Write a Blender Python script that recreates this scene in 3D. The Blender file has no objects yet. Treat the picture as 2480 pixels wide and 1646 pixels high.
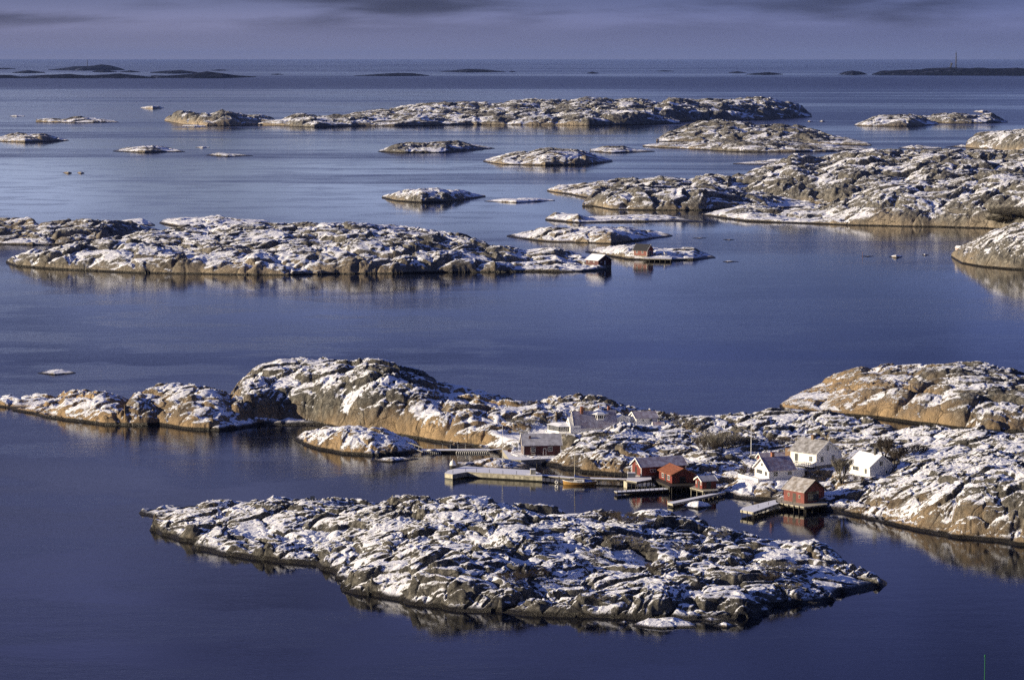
import bpy, bmesh, math, random
import numpy as np
from mathutils import Vector, Matrix
SC = bpy.context.scene
COL = SC.collection
R = math.radians

# ------------------------------------------------------------------ camera
H = 90.0            # the viewpoint stands on a 90 m hill
F = 6900.0          # focal length in photograph pixels (2480 wide)
CX, CY = 1240.0, 823.0
HOR = 139.0
PITCH = math.atan((CY-HOR)/F)
cam_d = bpy.data.cameras.new('camera'); cam = bpy.data.objects.new('camera', cam_d); COL.objects.link(cam)
cam.location = (0, 0, H); cam.rotation_euler = (math.pi/2-PITCH, 0, 0)
cam_d.sensor_width = 36.0; cam_d.lens = F/2480*36.0
cam_d.clip_start = 1.0; cam_d.clip_end = 400000.0
SC.camera = cam

# ------------------------------------------------------------------ light
SUN_AZ = R(-97)    # compass bearing from +Y (view axis), clockwise; negative = to the left
SUN_EL = R(14)
sd = bpy.data.lights.new('sun', 'SUN'); so = bpy.data.objects.new('sun', sd); COL.objects.link(so)
sd.energy = 5.0; sd.angle = R(0.5); sd.color = (1.0, 0.84, 0.60)
sdir = Vector((math.sin(SUN_AZ)*math.cos(SUN_EL), math.cos(SUN_AZ)*math.cos(SUN_EL), math.sin(SUN_EL)))
so.rotation_euler = sdir.to_track_quat('Z', 'Y').to_euler(); so.location = (-300, 200, 300)

SC.view_settings.view_transform = 'Standard'; SC.view_settings.look = 'None'
SC.view_settings.exposure = 0.60; SC.view_settings.gamma = 1.0
SC.cycles.use_denoising = False; SC.cycles.sample_clamp_indirect = 3.0; SC.cycles.max_bounces = 5; SC.cycles.volume_bounces = 0; SC.cycles.transparent_max_bounces = 8

def nn(nt, t, **kw):
    n = nt.nodes.new(t)
    for k, v in kw.items():
        if k in n.inputs.keys(): n.inputs[k].default_value = v
        else: setattr(n, k, v)
    return n
def mathn(nt, op, a, b=None, c=None, clamp=False):
    n = nt.nodes.new('ShaderNodeMath'); n.operation = op; n.use_clamp = clamp
    for i, x in enumerate((a, b, c)):
        if x is None: continue
        if isinstance(x, (int, float)): n.inputs[i].default_value = x
        else: nt.links.new(x, n.inputs[i])
    return n.outputs[0]
def maprange(nt, x, a, b, c=0.0, d=1.0, smooth=True):
    n = nt.nodes.new('ShaderNodeMapRange'); n.interpolation_type = 'SMOOTHSTEP' if smooth else 'LINEAR'
    nt.links.new(x, n.inputs[0])
    for i, v in zip((1, 2, 3, 4), (a, b, c, d)): n.inputs[i].default_value = v
    return n.outputs[0]
def mixc(nt, f, a, b, mode='MIX'):
    n = nt.nodes.new('ShaderNodeMix'); n.data_type = 'RGBA'; n.blend_type = mode
    if isinstance(f, (int, float)): n.inputs[0].default_value = f
    else: nt.links.new(f, n.inputs[0])
    for i, x in ((6, a), (7, b)):
        if isinstance(x, tuple): n.inputs[i].default_value = (*x[:3], 1)
        else: nt.links.new(x, n.inputs[i])
    return n.outputs[2]
def noise(nt, vec, scale, detail=4.0, rough=0.55, dist=0.0):
    n = nt.nodes.new('ShaderNodeTexNoise'); n.inputs['Scale'].default_value = scale
    n.inputs['Detail'].default_value = detail; n.inputs['Roughness'].default_value = rough; n.inputs['Distortion'].default_value = dist
    nt.links.new(vec, n.inputs['Vector']); return n.outputs[0]
def mapping(nt, vec, scale=(1, 1, 1), rot=(0, 0, 0), loc=(0, 0, 0)):
    n = nt.nodes.new('ShaderNodeMapping'); nt.links.new(vec, n.inputs[0])
    n.inputs['Scale'].default_value = scale; n.inputs['Rotation'].default_value = rot; n.inputs['Location'].default_value = loc
    return n.outputs[0]

# ------------------------------------------------------------------ sky
W = bpy.data.worlds.new('World'); SC.world = W; W.use_nodes = True
nt = W.node_tree; nt.nodes.clear()
out = nn(nt, 'ShaderNodeOutputWorld'); bg = nn(nt, 'ShaderNodeBackground'); bg.inputs['Strength'].default_value = 0.1
sky = nn(nt, 'ShaderNodeTexSky'); sky.sky_type = 'NISHITA'; sky.sun_disc = False
sky.sun_elevation = SUN_EL; sky.sun_rotation = SUN_AZ; sky.altitude = 100
tc = nn(nt, 'ShaderNodeTexCoord'); sep = nn(nt, 'ShaderNodeSeparateXYZ'); nt.links.new(tc.outputs['Generated'], sep.inputs[0])
el = sep.outputs[2]
ramp = nn(nt, 'ShaderNodeValToRGB')
# cloud deck colour by elevation (sin), values later x10 because strength is 0.1
nt.links.new(mathn(nt, 'POWER', mathn(nt, 'MAXIMUM', el, 0.0), 0.5), ramp.inputs[0])
cr = ramp.color_ramp; cr.interpolation = 'EASE'
def stop(e, c):
    p = math.sqrt(max(0, math.sin(R(e))))
    x = cr.elements.new(p); x.color = (*c, 1)
cr.elements[0].position = 0; cr.elements[0].color = (0.158, 0.155, 0.226, 1)
cr.elements[1].position = 1; cr.elements[1].color = (0.052, 0.08, 0.26, 1)
stop(0.55, (0.112, 0.117, 0.201)); stop(1.2, (0.063, 0.072, 0.134)); stop(2, (0.232, 0.278, 0.397)); stop(3.2, (0.220, 0.267, 0.425))
stop(5, (0.105, 0.133, 0.284)); stop(6.4, (0.069, 0.089, 0.227)); stop(8, (0.101, 0.116, 0.238)); stop(12, (0.074, 0.087, 0.232)); stop(17, (0.055, 0.071, 0.206)); stop(35, (0.047, 0.072, 0.242))
# cloud streaks, stretched along the horizon
gv = mapping(nt, tc.outputs['Generated'], scale=(13, 13, 110))
n1 = noise(nt, gv, 1.0, 6, 0.5, 0.2)
n2 = noise(nt, mapping(nt, tc.outputs['Generated'], scale=(5, 5, 90), loc=(3, 1, 0)), 1.0, 4, 0.5, 0.2)
cl = mathn(nt, 'ADD', mathn(nt, 'MULTIPLY', n1, 0.6), mathn(nt, 'MULTIPLY', n2, 0.4))
cl = maprange(nt, cl, 0.40, 0.60, -1.0, 1.0)
hi = maprange(nt, el, 0.006, 0.016, 0.0, 1.0)
fac = mathn(nt, 'MULTIPLY_ADD', mathn(nt, 'MULTIPLY', cl, hi), 0.5, 1.0)
fade = maprange(nt, el, 0.15, 0.5, 1.0, 0.0)
fac = mathn(nt, 'MULTIPLY_ADD', mathn(nt, 'SUBTRACT', fac, 1.0), fade, 1.0)
# left side of the sky is paler and more violet, right side bluer and darker
lr = maprange(nt, sep.outputs[0], -0.16, 0.16, 0.0, 1.0)
tint = mixc(nt, lr, (1.12, 1.09, 1.03), (0.78, 0.84, 0.94))
sc1 = nn(nt, 'ShaderNodeVectorMath', operation='SCALE'); nt.links.new(ramp.outputs[0], sc1.inputs[0])
nt.links.new(mathn(nt, 'MULTIPLY', fac, 10.0), sc1.inputs['Scale'])
cc = mixc(nt, 1.0, sc1.outputs[0], tint, 'MULTIPLY')
f2 = maprange(nt, el, 0.12, 0.7, 0.0, 0.2)
# darkening added to the sky behind the viewpoint, to cut fill light
backd = maprange(nt, sep.outputs[1], -0.5, 0.3, 0.5, 1.0)
scb = nn(nt, 'ShaderNodeVectorMath', operation='SCALE'); nt.links.new(mixc(nt, f2, cc, sky.outputs[0]), scb.inputs[0]); nt.links.new(backd, scb.inputs['Scale'])
fin = scb.outputs[0]
nt.links.new(fin, bg.inputs['Color']); nt.links.new(bg.outputs[0], out.inputs['Surface'])

# ------------------------------------------------------------------ photograph rows / columns -> ground
def tan_row(v): return np.tan(PITCH+np.arctan((np.asarray(v, float)-CY)/F))
def YZ(v, z=0.0): return (H-np.asarray(z, float))/tan_row(v)
def depth(Y, z=0.0): return Y*math.cos(PITCH)+(H-z)*math.sin(PITCH)
def XYZ(u, v, z=0.0):
    Y = float(YZ(v, z)); return Vector(((u-CX)/F*depth(Y, z), Y, z))
def pxm(v, z=0.0): return F/depth(float(YZ(v, z)), z)

# ------------------------------------------------------------------ numpy noise
def _h(ix, iy, seed):
    h = (ix.astype(np.int64)*374761393 + iy.astype(np.int64)*668265263 + seed*974634777) & 0xffffffff
    h = ((h ^ (h >> 13))*1274126177) & 0xffffffff
    h = ((h ^ (h >> 16))*2246822519) & 0xffffffff
    return (h ^ (h >> 15)) & 0xffffffff
def perlin(x, y, seed=0):
    ix = np.floor(x); iy = np.floor(y); fx = x-ix; fy = y-iy
    ux = fx*fx*fx*(fx*(fx*6-15)+10); uy = fy*fy*fy*(fy*(fy*6-15)+10)
    def g(dx, dy):
        a = _h(ix+dx, iy+dy, seed).astype(np.float64)*(2*np.pi/4294967296.0)
        return np.cos(a)*(fx-dx)+np.sin(a)*(fy-dy)
    a = g(0, 0); b = g(1, 0); c = g(0, 1); d = g(1, 1)
    return (a+(b-a)*ux+(c-a)*uy+(a-b-c+d)*ux*uy)*1.5
def fbm(x, y, o=4, seed=0, gain=0.5):
    s = np.zeros_like(x); a = 1.0; f = 1.0; t = 0
    for i in range(o):
        s += a*perlin(x*f+17.3*i, y*f-9.1*i, seed+i); t += a; a *= gain; f *= 2.03
    return s/t
def worley(x, y, seed=0):
    ix = np.floor(x); iy = np.floor(y)
    f1 = np.full(x.shape, 9.0); f2 = np.full(x.shape, 9.0); idv = np.zeros(x.shape)
    for dx in (-1, 0, 1):
        for dy in (-1, 0, 1):
            h = _h(ix+dx, iy+dy, seed)
            px = ix+dx+0.1+0.8*(h & 0xffff)/65535.0; py = iy+dy+0.1+0.8*((h >> 16) & 0xffff)/65535.0
            d = (x-px)**2+(y-py)**2
            m = d < f1
            f2 = np.where(m, f1, np.minimum(f2, d)); idv = np.where(m, (h % 1000)/1000.0, idv); f1 = np.where(m, d, f1)
    return np.sqrt(f1), np.sqrt(f2), idv
def sstep(a, b, x):
    t = np.clip((x-a)/(b-a), 0, 1); return t*t*(3-2*t)

def worley_t(x, y, seed=0):
    """cells with a random tilt each: F1, F2, id, tilt term"""
    ix = np.floor(x); iy = np.floor(y)
    f1 = np.full(x.shape, 9.0); f2 = np.full(x.shape, 9.0); idv = np.zeros(x.shape); tl = np.zeros(x.shape)
    for dx in (-1, 0, 1):
        for dy in (-1, 0, 1):
            h = _h(ix+dx, iy+dy, seed)
            px = ix+dx+0.08+0.84*(h & 0xffff)/65535.0-x; py = iy+dy+0.08+0.84*((h >> 16) & 0xffff)/65535.0-y
            d = px*px+py*py; m = d < f1; a = (h % 6283)/1000.0
            f2 = np.where(m, f1, np.minimum(f2, d)); idv = np.where(m, (h % 1000)/1000.0, idv)
            tl = np.where(m, -(np.cos(a)*px+np.sin(a)*py), tl); f1 = np.where(m, d, f1)
    return np.sqrt(f1), np.sqrt(f2), idv, tl
def rock_detail(x, y, L, seed, ang=25.0, stretch=1.25, scales=((1.0, 0.30, 0.22), (0.42, 0.34, 0.28), (0.18, 0.36, 0.30), (0.085, 0.28, 0.35), (0.042, 0.22, 0.4))):
    """rounded ice-worn knolls and tilted blocks parted by cracks; returns height (m) and a crevice measure 0..1"""
    a = R(ang); c, s = math.cos(a), math.sin(a)
    X = (x*c+y*s)/stretch; Y = (-x*s+y*c)
    wx = fbm(X/L*0.7, Y/L*0.7, 4, seed+50); wy = fbm(X/L*0.7+9, Y/L*0.7+4, 4, seed+60)
    X = X+wx*L*0.75; Y = Y+wy*L*0.75
    h = 0.22*L*fbm(X/(L*2.6), Y/(L*2.6), 3, seed+7); crev = np.zeros_like(x)
    for i, (k, amp, cw) in enumerate(scales):
        l = L*k
        f1, f2, idv, tl = worley_t(X/l+3*i, Y/l+7*i, seed+i)
        e = np.clip((f2-f1)/cw, 0, 1)
        dome = np.sqrt(np.clip(1-(f1/0.95)**2, 0, 1))
        hh = (0.62*dome+0.46*idv+0.44*tl)*(0.35+0.65*np.sqrt(e))-0.50
        patch = 0.30+0.75*sstep(-0.3, 0.3, fbm(x/(L*2.0)+i*5, y/(L*2.0), 2, seed+80+i))
        if i == 0: patch = 0.65+0.5*patch
        h += amp*l*hh*patch
        crev += (1-e)*patch*(0.5, 0.4, 0.3, 0.2, 0.1)[i]
    h += 0.03*L*fbm(X/(L*0.3), Y/(L*0.3), 4, seed+9)
    return h, np.clip(crev, 0, 1)

# ------------------------------------------------------------------ terrain shapes
class Strip:
    """a long rock mass: waterline (u,v), skyline (u,v), depth in metres"""
    def __init__(s, front, sky, depth_m, q=0.55, pw=2.3, peak=0.5, seed=0, endp=0.5):
        front = sorted(front); sky = sorted(sky)
        if front[-1][0] >= 2560: front.append((3100, front[-1][1])); sky.append((3100, sky[-1][1]))
        if front[0][0] <= -60: front.insert(0, (-600, front[0][1])); sky.insert(0, (-600, sky[0][1]))
        s.f = np.array(front, float); s.k = np.array(sky, float); s.d = depth_m; s.q = q; s.pw = pw; s.peak = peak; s.seed = seed
        s.u0 = max(s.f[0, 0], s.k[0, 0]); s.u1 = min(s.f[-1, 0], s.k[-1, 0]); s.endp = endp
        us = np.linspace(s.u0, s.u1, 400); s.us = us
        s.Yf = YZ(np.interp(us, s.f[:, 0], s.f[:, 1]))
        m = (us-s.u0)/(s.u1-s.u0); taper = np.clip(1-(2*m-1)**4, 0, 1)**endp
        s.D = np.maximum(s.d*taper, s.d*0.02)
        tk = tan_row(np.interp(us, s.k[:, 0], s.k[:, 1]))
        s.D = np.maximum(np.minimum(s.D, 0.85*(H/tk-s.Yf)), 0.3)
        t = np.linspace(0.02, 0.98, 60)[None, :]
        zr = H-(s.Yf[:, None]+s.D[:, None]*t)*tk[:, None]
        s.hc = np.clip((zr/s.shape(t)).min(axis=1), 0.02, None)
    def shape(s, t):
        t = np.clip(t, 0, 1); p = s.peak
        r = np.where(t < p, (p-t)/p, (t-p)/(1-p))
        return np.clip(1-r**s.pw, 0, 1)**s.q
    def __call__(s, u, x, Y):
        Yf = np.interp(u, s.us, s.Yf); D = np.interp(u, s.us, s.D); hc = np.interp(u, s.us, s.hc)
        wob = fbm(x/(s.d*0.35), Y/(s.d*0.35), 4, s.seed+31)*0.06*s.d
        wob = wob*np.clip(D/s.d, 0, 1)
        dd = (Y-Yf+wob); t = dd/D
        z = hc*s.shape(t)
        under = np.where(t < 0.5, dd, D-dd)          # metres inside the waterline
        m = np.minimum(u-s.u0, s.u1-u)*depth(Y)/F
        under = np.minimum(under, m)
        return np.where((under > 0), z, np.maximum(under*0.35, -3.0))

class Field:
    """height field through control points (u, v on the photograph, z in metres)"""
    def __init__(s, pts, shore, back, bank=(1.2, 1.3)):
        P = []
        for u, v, z in pts: p = XYZ(u, v, z); P.append((p.x, p.y, z))
        def resamp(poly, step):
            o = []
            for (a, b) in zip(poly[:-1], poly[1:]):
                n = max(1, int((Vector(a)-Vector(b)).length/step))
                for i in range(n): f = i/n; o.append((a[0]+(b[0]-a[0])*f, a[1]+(b[1]-a[1])*f))
            o.append(poly[-1]); return o
        sh = [tuple(XYZ(u, v, 0).xy) for u, v in shore]
        for x, y in resamp(sh, 5.0):
            P.append((x, y, 0)); P.append((x, y-5, -2.0))
            wd = np.interp(x, [p[0] for p in back], [p[1] for p in back])-y; kk = max(0.03, min(1.0, (wd-4)/16.0))
            P.append((x, y+bank[0]*max(kk, 0.4), bank[1]*kk))
        for x, y in resamp(back, 9.0):
            P.append((x, y, 0)); P.append((x, y+8, -2.0)); P.append((x, y-2, 0.9)); P.append((x, y+30, -5.0)); P.append((x, y+70, -9.0))
        P = np.array(P); s.P = P[:, :2]/100.0; n = len(P)
        d = np.sqrt(((s.P[:, None]-s.P[None])**2).sum(-1))
        A = np.zeros((n+1, n+1)); A[:n, :n] = d+0*np.eye(n); A[:n, n] = 1; A[n, :n] = 1
        A[:n, :n] -= 0.0004*np.eye(n)
        s.w = np.linalg.solve(A, np.append(P[:, 2], 0))
    def __call__(s, u, x, Y):
        sh = x.shape; x = x.ravel()/100; Y = Y.ravel()/100; o = np.empty(x.shape)
        for i in range(0, len(x), 20000):
            d = np.sqrt((x[i:i+20000, None]-s.P[:, 0])**2+(Y[i:i+20000, None]-s.P[:, 1])**2)
            o[i:i+20000] = d@s.w[:-1]+s.w[-1]
        return o.reshape(sh)

def smax(a, b, k=0.8):
    k = k*np.clip(np.maximum(a, b)/(2*k), 0.02, 1)
    h = np.clip(0.5+0.5*(a-b)/k, 0, 1); return b+(a-b)*h+k*h*(1-h)

TERR = {}
def island(name, label, parts, u0, u1, v0, v1, du, nv, L, amp, seed, ang=25.0, mat='rock', pads=(), rows='v', snowb=0.0, group=None, k=0.8, store=None, back_m=0.0):
    us = np.arange(u0, u1+du, du)
    if u1 >= 2500: us = np.concatenate([us, us[-1]+np.cumsum(np.full(46, 2.5*du))])      # land runs on past the picture's edges
    if u0 <= -60: us = np.concatenate([us[0]-np.cumsum(np.full(40, 2.5*du))[::-1], us])
    if rows == 'v':
        Ys = YZ(np.linspace(v1, v0, nv))
    else:
        Ys = np.linspace(YZ(v1), YZ(v0)+back_m, nv)
    U, Y = np.meshgrid(us, Ys)
    X = (U-CX)/F*depth(Y)
    z = None
    for p in parts:
        q = p(U, X, Y); z = q if z is None else smax(z, q, k)
    if u1 >= 2500: e_ = sstep(2535, 2535+110*du, U); z = z*(1-e_)-3.5*e_
    if u0 <= -60: e_ = sstep(-65, -65-95*du, U); z = z*(1-e_)-3.5*e_
    det, crev = rock_detail(X, Y, L, seed, ang)
    env = sstep(-0.1, max(1.0, 0.25*L), z)
    env2 = sstep(-0.6, 0.5, z)
    for (px, py, pz, r0, r1) in pads:      # level ground under a building
        d = np.sqrt((X-px)**2+(Y-py)**2); f = 1-sstep(r0, r1, d)
        z = z*(1-f)+pz*f; env = env*(1-0.93*f)
    z = np.where(z < 0, z*3.0, z)+amp*((det+0.10*L)*0.22*sstep(0.0, 0.8, z)+(det-0.17*L)*0.78*env)
    # normals
    Pn = np.stack([X, Y, z], -1)
    du_ = np.gradient(Pn, axis=1); dv_ = np.gradient(Pn, axis=0)
    N = np.cross(du_, dv_); N /= np.linalg.norm(N, axis=-1, keepdims=True)+1e-9
    nz = np.abs(N[..., 2])
    rel = det/L
    pt = fbm(X/(L*0.9), Y/(L*0.9), 4, seed+70)
    nyf = N[..., 1]*np.sign(N[..., 2])      # <0: faces the camera
    score = (nz-0.78)*2.4 + crev*0.35 - rel*0.9 + pt*0.7 + snowb + np.clip(nyf, -1, 1)*0.15
    keep = z > -0.9
    nV, nU = U.shape
    q = keep[:-1, :-1] | keep[1:, :-1] | keep[:-1, 1:] | keep[1:, 1:]
    jj, ii = np.nonzero(q)
    base = jj*nU+ii
    quads = np.stack([base, base+1, base+nU+1, base+nU], 1)
    used, inv = np.unique(quads, return_inverse=True); quads = inv.reshape(-1, 4)
    co = Pn.reshape(-1, 3)[used].astype(np.float32)
    me = bpy.data.meshes.new(name)
    me.vertices.add(len(co)); me.vertices.foreach_set('co', co.ravel())
    me.loops.add(len(quads)*4); me.loops.foreach_set('vertex_index', quads.ravel().astype(np.int32))
    me.polygons.add(len(quads)); me.polygons.foreach_set('loop_start', np.arange(0, len(quads)*4, 4, dtype=np.int32))
    me.polygons.foreach_set('loop_total', np.full(len(quads), 4, dtype=np.int32))
    me.update(calc_edges=True)
    me.polygons.foreach_set('use_smooth', np.ones(len(quads), dtype=bool))
    at = me.attributes.new('snow', 'FLOAT', 'POINT'); at.data.foreach_set('value', score.reshape(-1)[used].astype(np.float32))
    o = bpy.data.objects.new(name, me); COL.objects.link(o); me.materials.append(MAT[mat])
    o['kind'] = 'structure'; o['label'] = label
    if group: o['group'] = group
    if store: TERR[store] = (us, Ys, z)
    return o
def ground_z(store, x, y):
    us, Ys, z = TERR[store]
    u = x/float(depth(y))*F+CX
    i = int(np.clip(np.searchsorted(us, u), 0, len(us)-1))
    o = Ys if Ys[1] > Ys[0] else -Ys
    j = int(np.clip(np.searchsorted(o, y if Ys[1] > Ys[0] else -y), 0, len(Ys)-1))
    return float(z[j, i])

def on_rock(u, v, stores, z0=0.3):
    """where the sight line of a photograph point first meets the rock"""
    Y1 = float(YZ(v, 0.0)); t_ = float(tan_row(v)); z = 0.0
    for Y in np.linspace(Y1*0.82, Y1, 700):
        z = H-Y*t_; x = (u-CX)/F*float(depth(Y, z))
        if max(ground_z(s_, x, Y) for s_ in stores) >= z: return Vector((x, float(Y), z-0.1))
    return XYZ(u, v, z0)

# ------------------------------------------------------------------ rock, snow and water materials
MAT = {}
def newmat(name):
    m = bpy.data.materials.new(name); m.use_nodes = True; nt = m.node_tree; nt.nodes.clear()
    o = nn(nt, 'ShaderNodeOutputMaterial'); b = nn(nt, 'ShaderNodeBsdfPrincipled'); nt.links.new(b.outputs[0], o.inputs['Surface'])
    MAT[name] = m; return m, nt, b
def rock_mat(name, ps, tan=0.0, bumpd=1.0, zs=1.0, g0=(0.014, 0.015, 0.017), g1=(0.270, 0.256, 0.222), w0=(0.23, 0.150, 0.082), w1=(0.64, 0.47, 0.28)):
    """ps = size of the finest detail in metres"""
    m, nt, b = newmat(name)
    g = nn(nt, 'ShaderNodeNewGeometry'); pos = g.outputs['Position']; s = nn(nt, 'ShaderNodeSeparateXYZ'); nt.links.new(pos, s.inputs[0])
    z = s.outputs[2]
    at = nn(nt, 'ShaderNodeAttribute'); at.attribute_name = 'snow'
    big = noise(nt, pos, 0.045/ps*0.25, 5, 0.6)
    mid = noise(nt, mapping(nt, pos, scale=(1, 1, 0.6)), 0.28/ps*0.3, 6, 0.65, 0.8)
    fine = maprange(nt, noise(nt, pos, 1.6/ps*0.35, 7, 0.85), 0.33, 0.67)
    streak = noise(nt, mapping(nt, pos, scale=(1, 1, 0.18)), 0.9/ps*0.35, 5, 0.65, 0.4)
    # lichen-grey above, bare warm granite low down and on the steep lower faces
    warm = mathn(nt, 'ADD', mathn(nt, 'MULTIPLY', z, -0.045), mathn(nt, 'MULTIPLY', big, 1.7))
    warm = mathn(nt, 'ADD', warm, mathn(nt, 'MULTIPLY', mid, 0.9))
    warm = maprange(nt, warm, 0.98-tan, 1.55-tan)
    c1 = mixc(nt, fine, g0, g1)
    c2 = mixc(nt, mid, w0, w1)
    c = mixc(nt, warm, c1, c2)
    vo = nn(nt, 'ShaderNodeTexVoronoi'); vo.feature = 'DISTANCE_TO_EDGE'; vo.inputs['Scale'].default_value = 0.8/ps*0.4
    wv = mapping(nt, pos, scale=(0.55, 1, 0.8), rot=(0, 0.2, 0.5))
    va = nn(nt, 'ShaderNodeVectorMath', operation='ADD'); nt.links.new(wv, va.inputs[0])
    nc = nt.nodes.new('ShaderNodeTexNoise'); nc.inputs['Scale'].default_value = 0.5/ps*0.4; nt.links.new(pos, nc.inputs['Vector'])
    vs = nn(nt, 'ShaderNodeVectorMath', operation='SCALE'); vs.inputs['Scale'].default_value = 1.6*ps; nt.links.new(nc.outputs[1], vs.inputs[0]); nt.links.new(vs.outputs[0], va.inputs[1])
    nt.links.new(va.outputs[0], vo.inputs['Vector'])
    crack = maprange(nt, vo.outputs[0], 0.0, 0.12)
    vo2 = nn(nt, 'ShaderNodeTexVoronoi'); vo2.feature = 'DISTANCE_TO_EDGE'; vo2.inputs['Scale'].default_value = 0.33/ps*0.4; nt.links.new(va.outputs[0], vo2.inputs['Vector'])
    crack2 = maprange(nt, vo2.outputs[0], 0.0, 0.03)
    cdark = mathn(nt, 'SUBTRACT', 1.0, mathn(nt, 'MULTIPLY', crack2, maprange(nt, vo.outputs[0], 0.0, 0.05)))
    st = maprange(nt, streak, 0.54, 0.70)
    c = mixc(nt, mathn(nt, 'MULTIPLY', st, 0.7), c, (0.035, 0.032, 0.030))
    c = mixc(nt, mathn(nt, 'MULTIPLY', cdark, maprange(nt, mid, 0.42, 0.6, 0.0, 0.55)), c, (0.02, 0.018, 0.016))
    # algae band at the waterline
    wet = maprange(nt, mathn(nt, 'ADD', z, mathn(nt, 'MULTIPLY_ADD', big, 1.2*zs, -0.6*zs)), 0.48*zs, 0.85*zs, 1.0, 0.0)
    c = mixc(nt, wet, c, (0.012, 0.010, 0.008))
    # snow
    n1 = noise(nt, pos, 1.6/ps*0.6, 8, 0.82, 0.3)
    n0 = noise(nt, pos, 0.22/ps*0.5, 5, 0.65, 0.3)
    sn = mathn(nt, 'ADD', at.outputs['Fac'], mathn(nt, 'MULTIPLY', mathn(nt, 'SUBTRACT', n1, 0.5), 2.5))
    sn = mathn(nt, 'ADD', sn, mathn(nt, 'MULTIPLY', mathn(nt, 'SUBTRACT', n0, 0.5), 1.3))
    sm = maprange(nt, sn, 0.16, 0.42)
    sm = mathn(nt, 'MULTIPLY', sm, maprange(nt, mathn(nt, 'MULTIPLY_ADD', mid, 1.4*zs, z), 1.15*zs, 1.75*zs))
    dirt = mixc(nt, maprange(nt, fine, 0.80, 1.0), (0.86, 0.88, 0.95), (0.60, 0.60, 0.60))
    c = mixc(nt, sm, c, dirt)
    nt.links.new(c, b.inputs['Base Color'])
    rr = mathn(nt, 'MULTIPLY_ADD', wet, -0.45, 0.85); nt.links.new(rr, b.inputs['Roughness'])
    b.inputs['Specular IOR Level'].default_value = 0.3
    # relief
    hgt = mathn(nt, 'ADD', mathn(nt, 'MULTIPLY', fine, 0.5), mathn(nt, 'MULTIPLY', crack, 0.35))
    hgt = mathn(nt, 'ADD', hgt, mathn(nt, 'MULTIPLY', streak, 0.5)); hgt = mathn(nt, 'ADD', hgt, mathn(nt, 'MULTIPLY', crack2, 0.6))
    hgt = mathn(nt, 'MULTIPLY', hgt, mathn(nt, 'MULTIPLY_ADD', sm, -0.75, 1.0))
    hgt = mathn(nt, 'ADD', hgt, mathn(nt, 'MULTIPLY', sm, 0.3))
    bp = nn(nt, 'ShaderNodeBump'); bp.inputs['Strength'].default_value = 1.0; bp.inputs['Distance'].default_value = 0.55*ps*bumpd
    nt.links.new(hgt, bp.inputs['Height']); nt.links.new(bp.outputs[0], b.inputs['Normal'])
    return m
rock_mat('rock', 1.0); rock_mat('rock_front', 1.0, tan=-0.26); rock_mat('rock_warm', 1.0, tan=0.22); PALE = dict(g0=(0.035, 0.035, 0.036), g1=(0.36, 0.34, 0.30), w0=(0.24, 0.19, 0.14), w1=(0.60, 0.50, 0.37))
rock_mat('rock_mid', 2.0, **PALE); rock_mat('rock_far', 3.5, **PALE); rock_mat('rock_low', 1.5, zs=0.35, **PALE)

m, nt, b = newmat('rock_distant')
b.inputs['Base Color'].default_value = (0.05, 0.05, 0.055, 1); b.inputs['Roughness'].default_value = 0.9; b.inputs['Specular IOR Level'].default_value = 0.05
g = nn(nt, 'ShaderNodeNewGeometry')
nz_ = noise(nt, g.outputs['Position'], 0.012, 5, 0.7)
nt.links.new(mixc(nt, maprange(nt, nz_, 0.56, 0.64), (0.002, 0.004, 0.013), (0.05, 0.06, 0.11)), b.inputs['Base Color'])  # distant islands' dark navy: cloud shade and haze blue put into the base colour

m, nt, b = newmat('sea_water')
g = nn(nt, 'ShaderNodeNewGeometry'); pos = g.outputs['Position']
b.inputs['Base Color'].default_value = (0.0010, 0.0018, 0.006, 1)
b.inputs['IOR'].default_value = 1.333; b.inputs['Specular IOR Level'].default_value = 0.5
# calm slicks and ruffled bands far out, a light ripple near the islands
band = noise(nt, mapping(nt, pos, scale=(0.00035, 0.0016, 1), rot=(0, 0, 0.08)), 1.0, 5, 0.6, 0.8)
band2 = noise(nt, mapping(nt, pos, scale=(0.0022, 0.009, 1), rot=(0, 0, -0.12)), 1.0, 4, 0.6, 0.6)
ruf = mathn(nt, 'ADD', mathn(nt, 'MULTIPLY', band, 0.7), mathn(nt, 'MULTIPLY', band2, 0.3))
sy = nn(nt, 'ShaderNodeSeparateXYZ'); nt.links.new(pos, sy.inputs[0])
# a wind lane lies across the outer sea, and the right-hand water is ruffled between the islands
lane = mathn(nt, 'MULTIPLY', maprange(nt, sy.outputs[1], 7400, 9600), maprange(nt, sy.outputs[1], 11500, 15500, 1.0, 0.0))
slope = mathn(nt, 'DIVIDE', sy.outputs[0], sy.outputs[1])
lane2 = mathn(nt, 'MULTIPLY', maprange(nt, slope, 0.01, 0.10), mathn(nt, 'MULTIPLY', maprange(nt, sy.outputs[1], 1500, 4200), maprange(nt, sy.outputs[1], 8000, 9000, 1.0, 0.0)))
ruf = mathn(nt, 'MULTIPLY_ADD', lane, 0.22, ruf); ruf = mathn(nt, 'MULTIPLY_ADD', lane2, 0.13, ruf)
ruf = maprange(nt, ruf, 0.46, 0.64)
farf = maprange(nt, sy.outputs[1], 560, 1400)
rough = mathn(nt, 'MULTIPLY_ADD', mathn(nt, 'MULTIPLY', ruf, farf), 0.14, 0.006)
rough = mathn(nt, 'MULTIPLY_ADD', farf, 0.062, rough)
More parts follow.
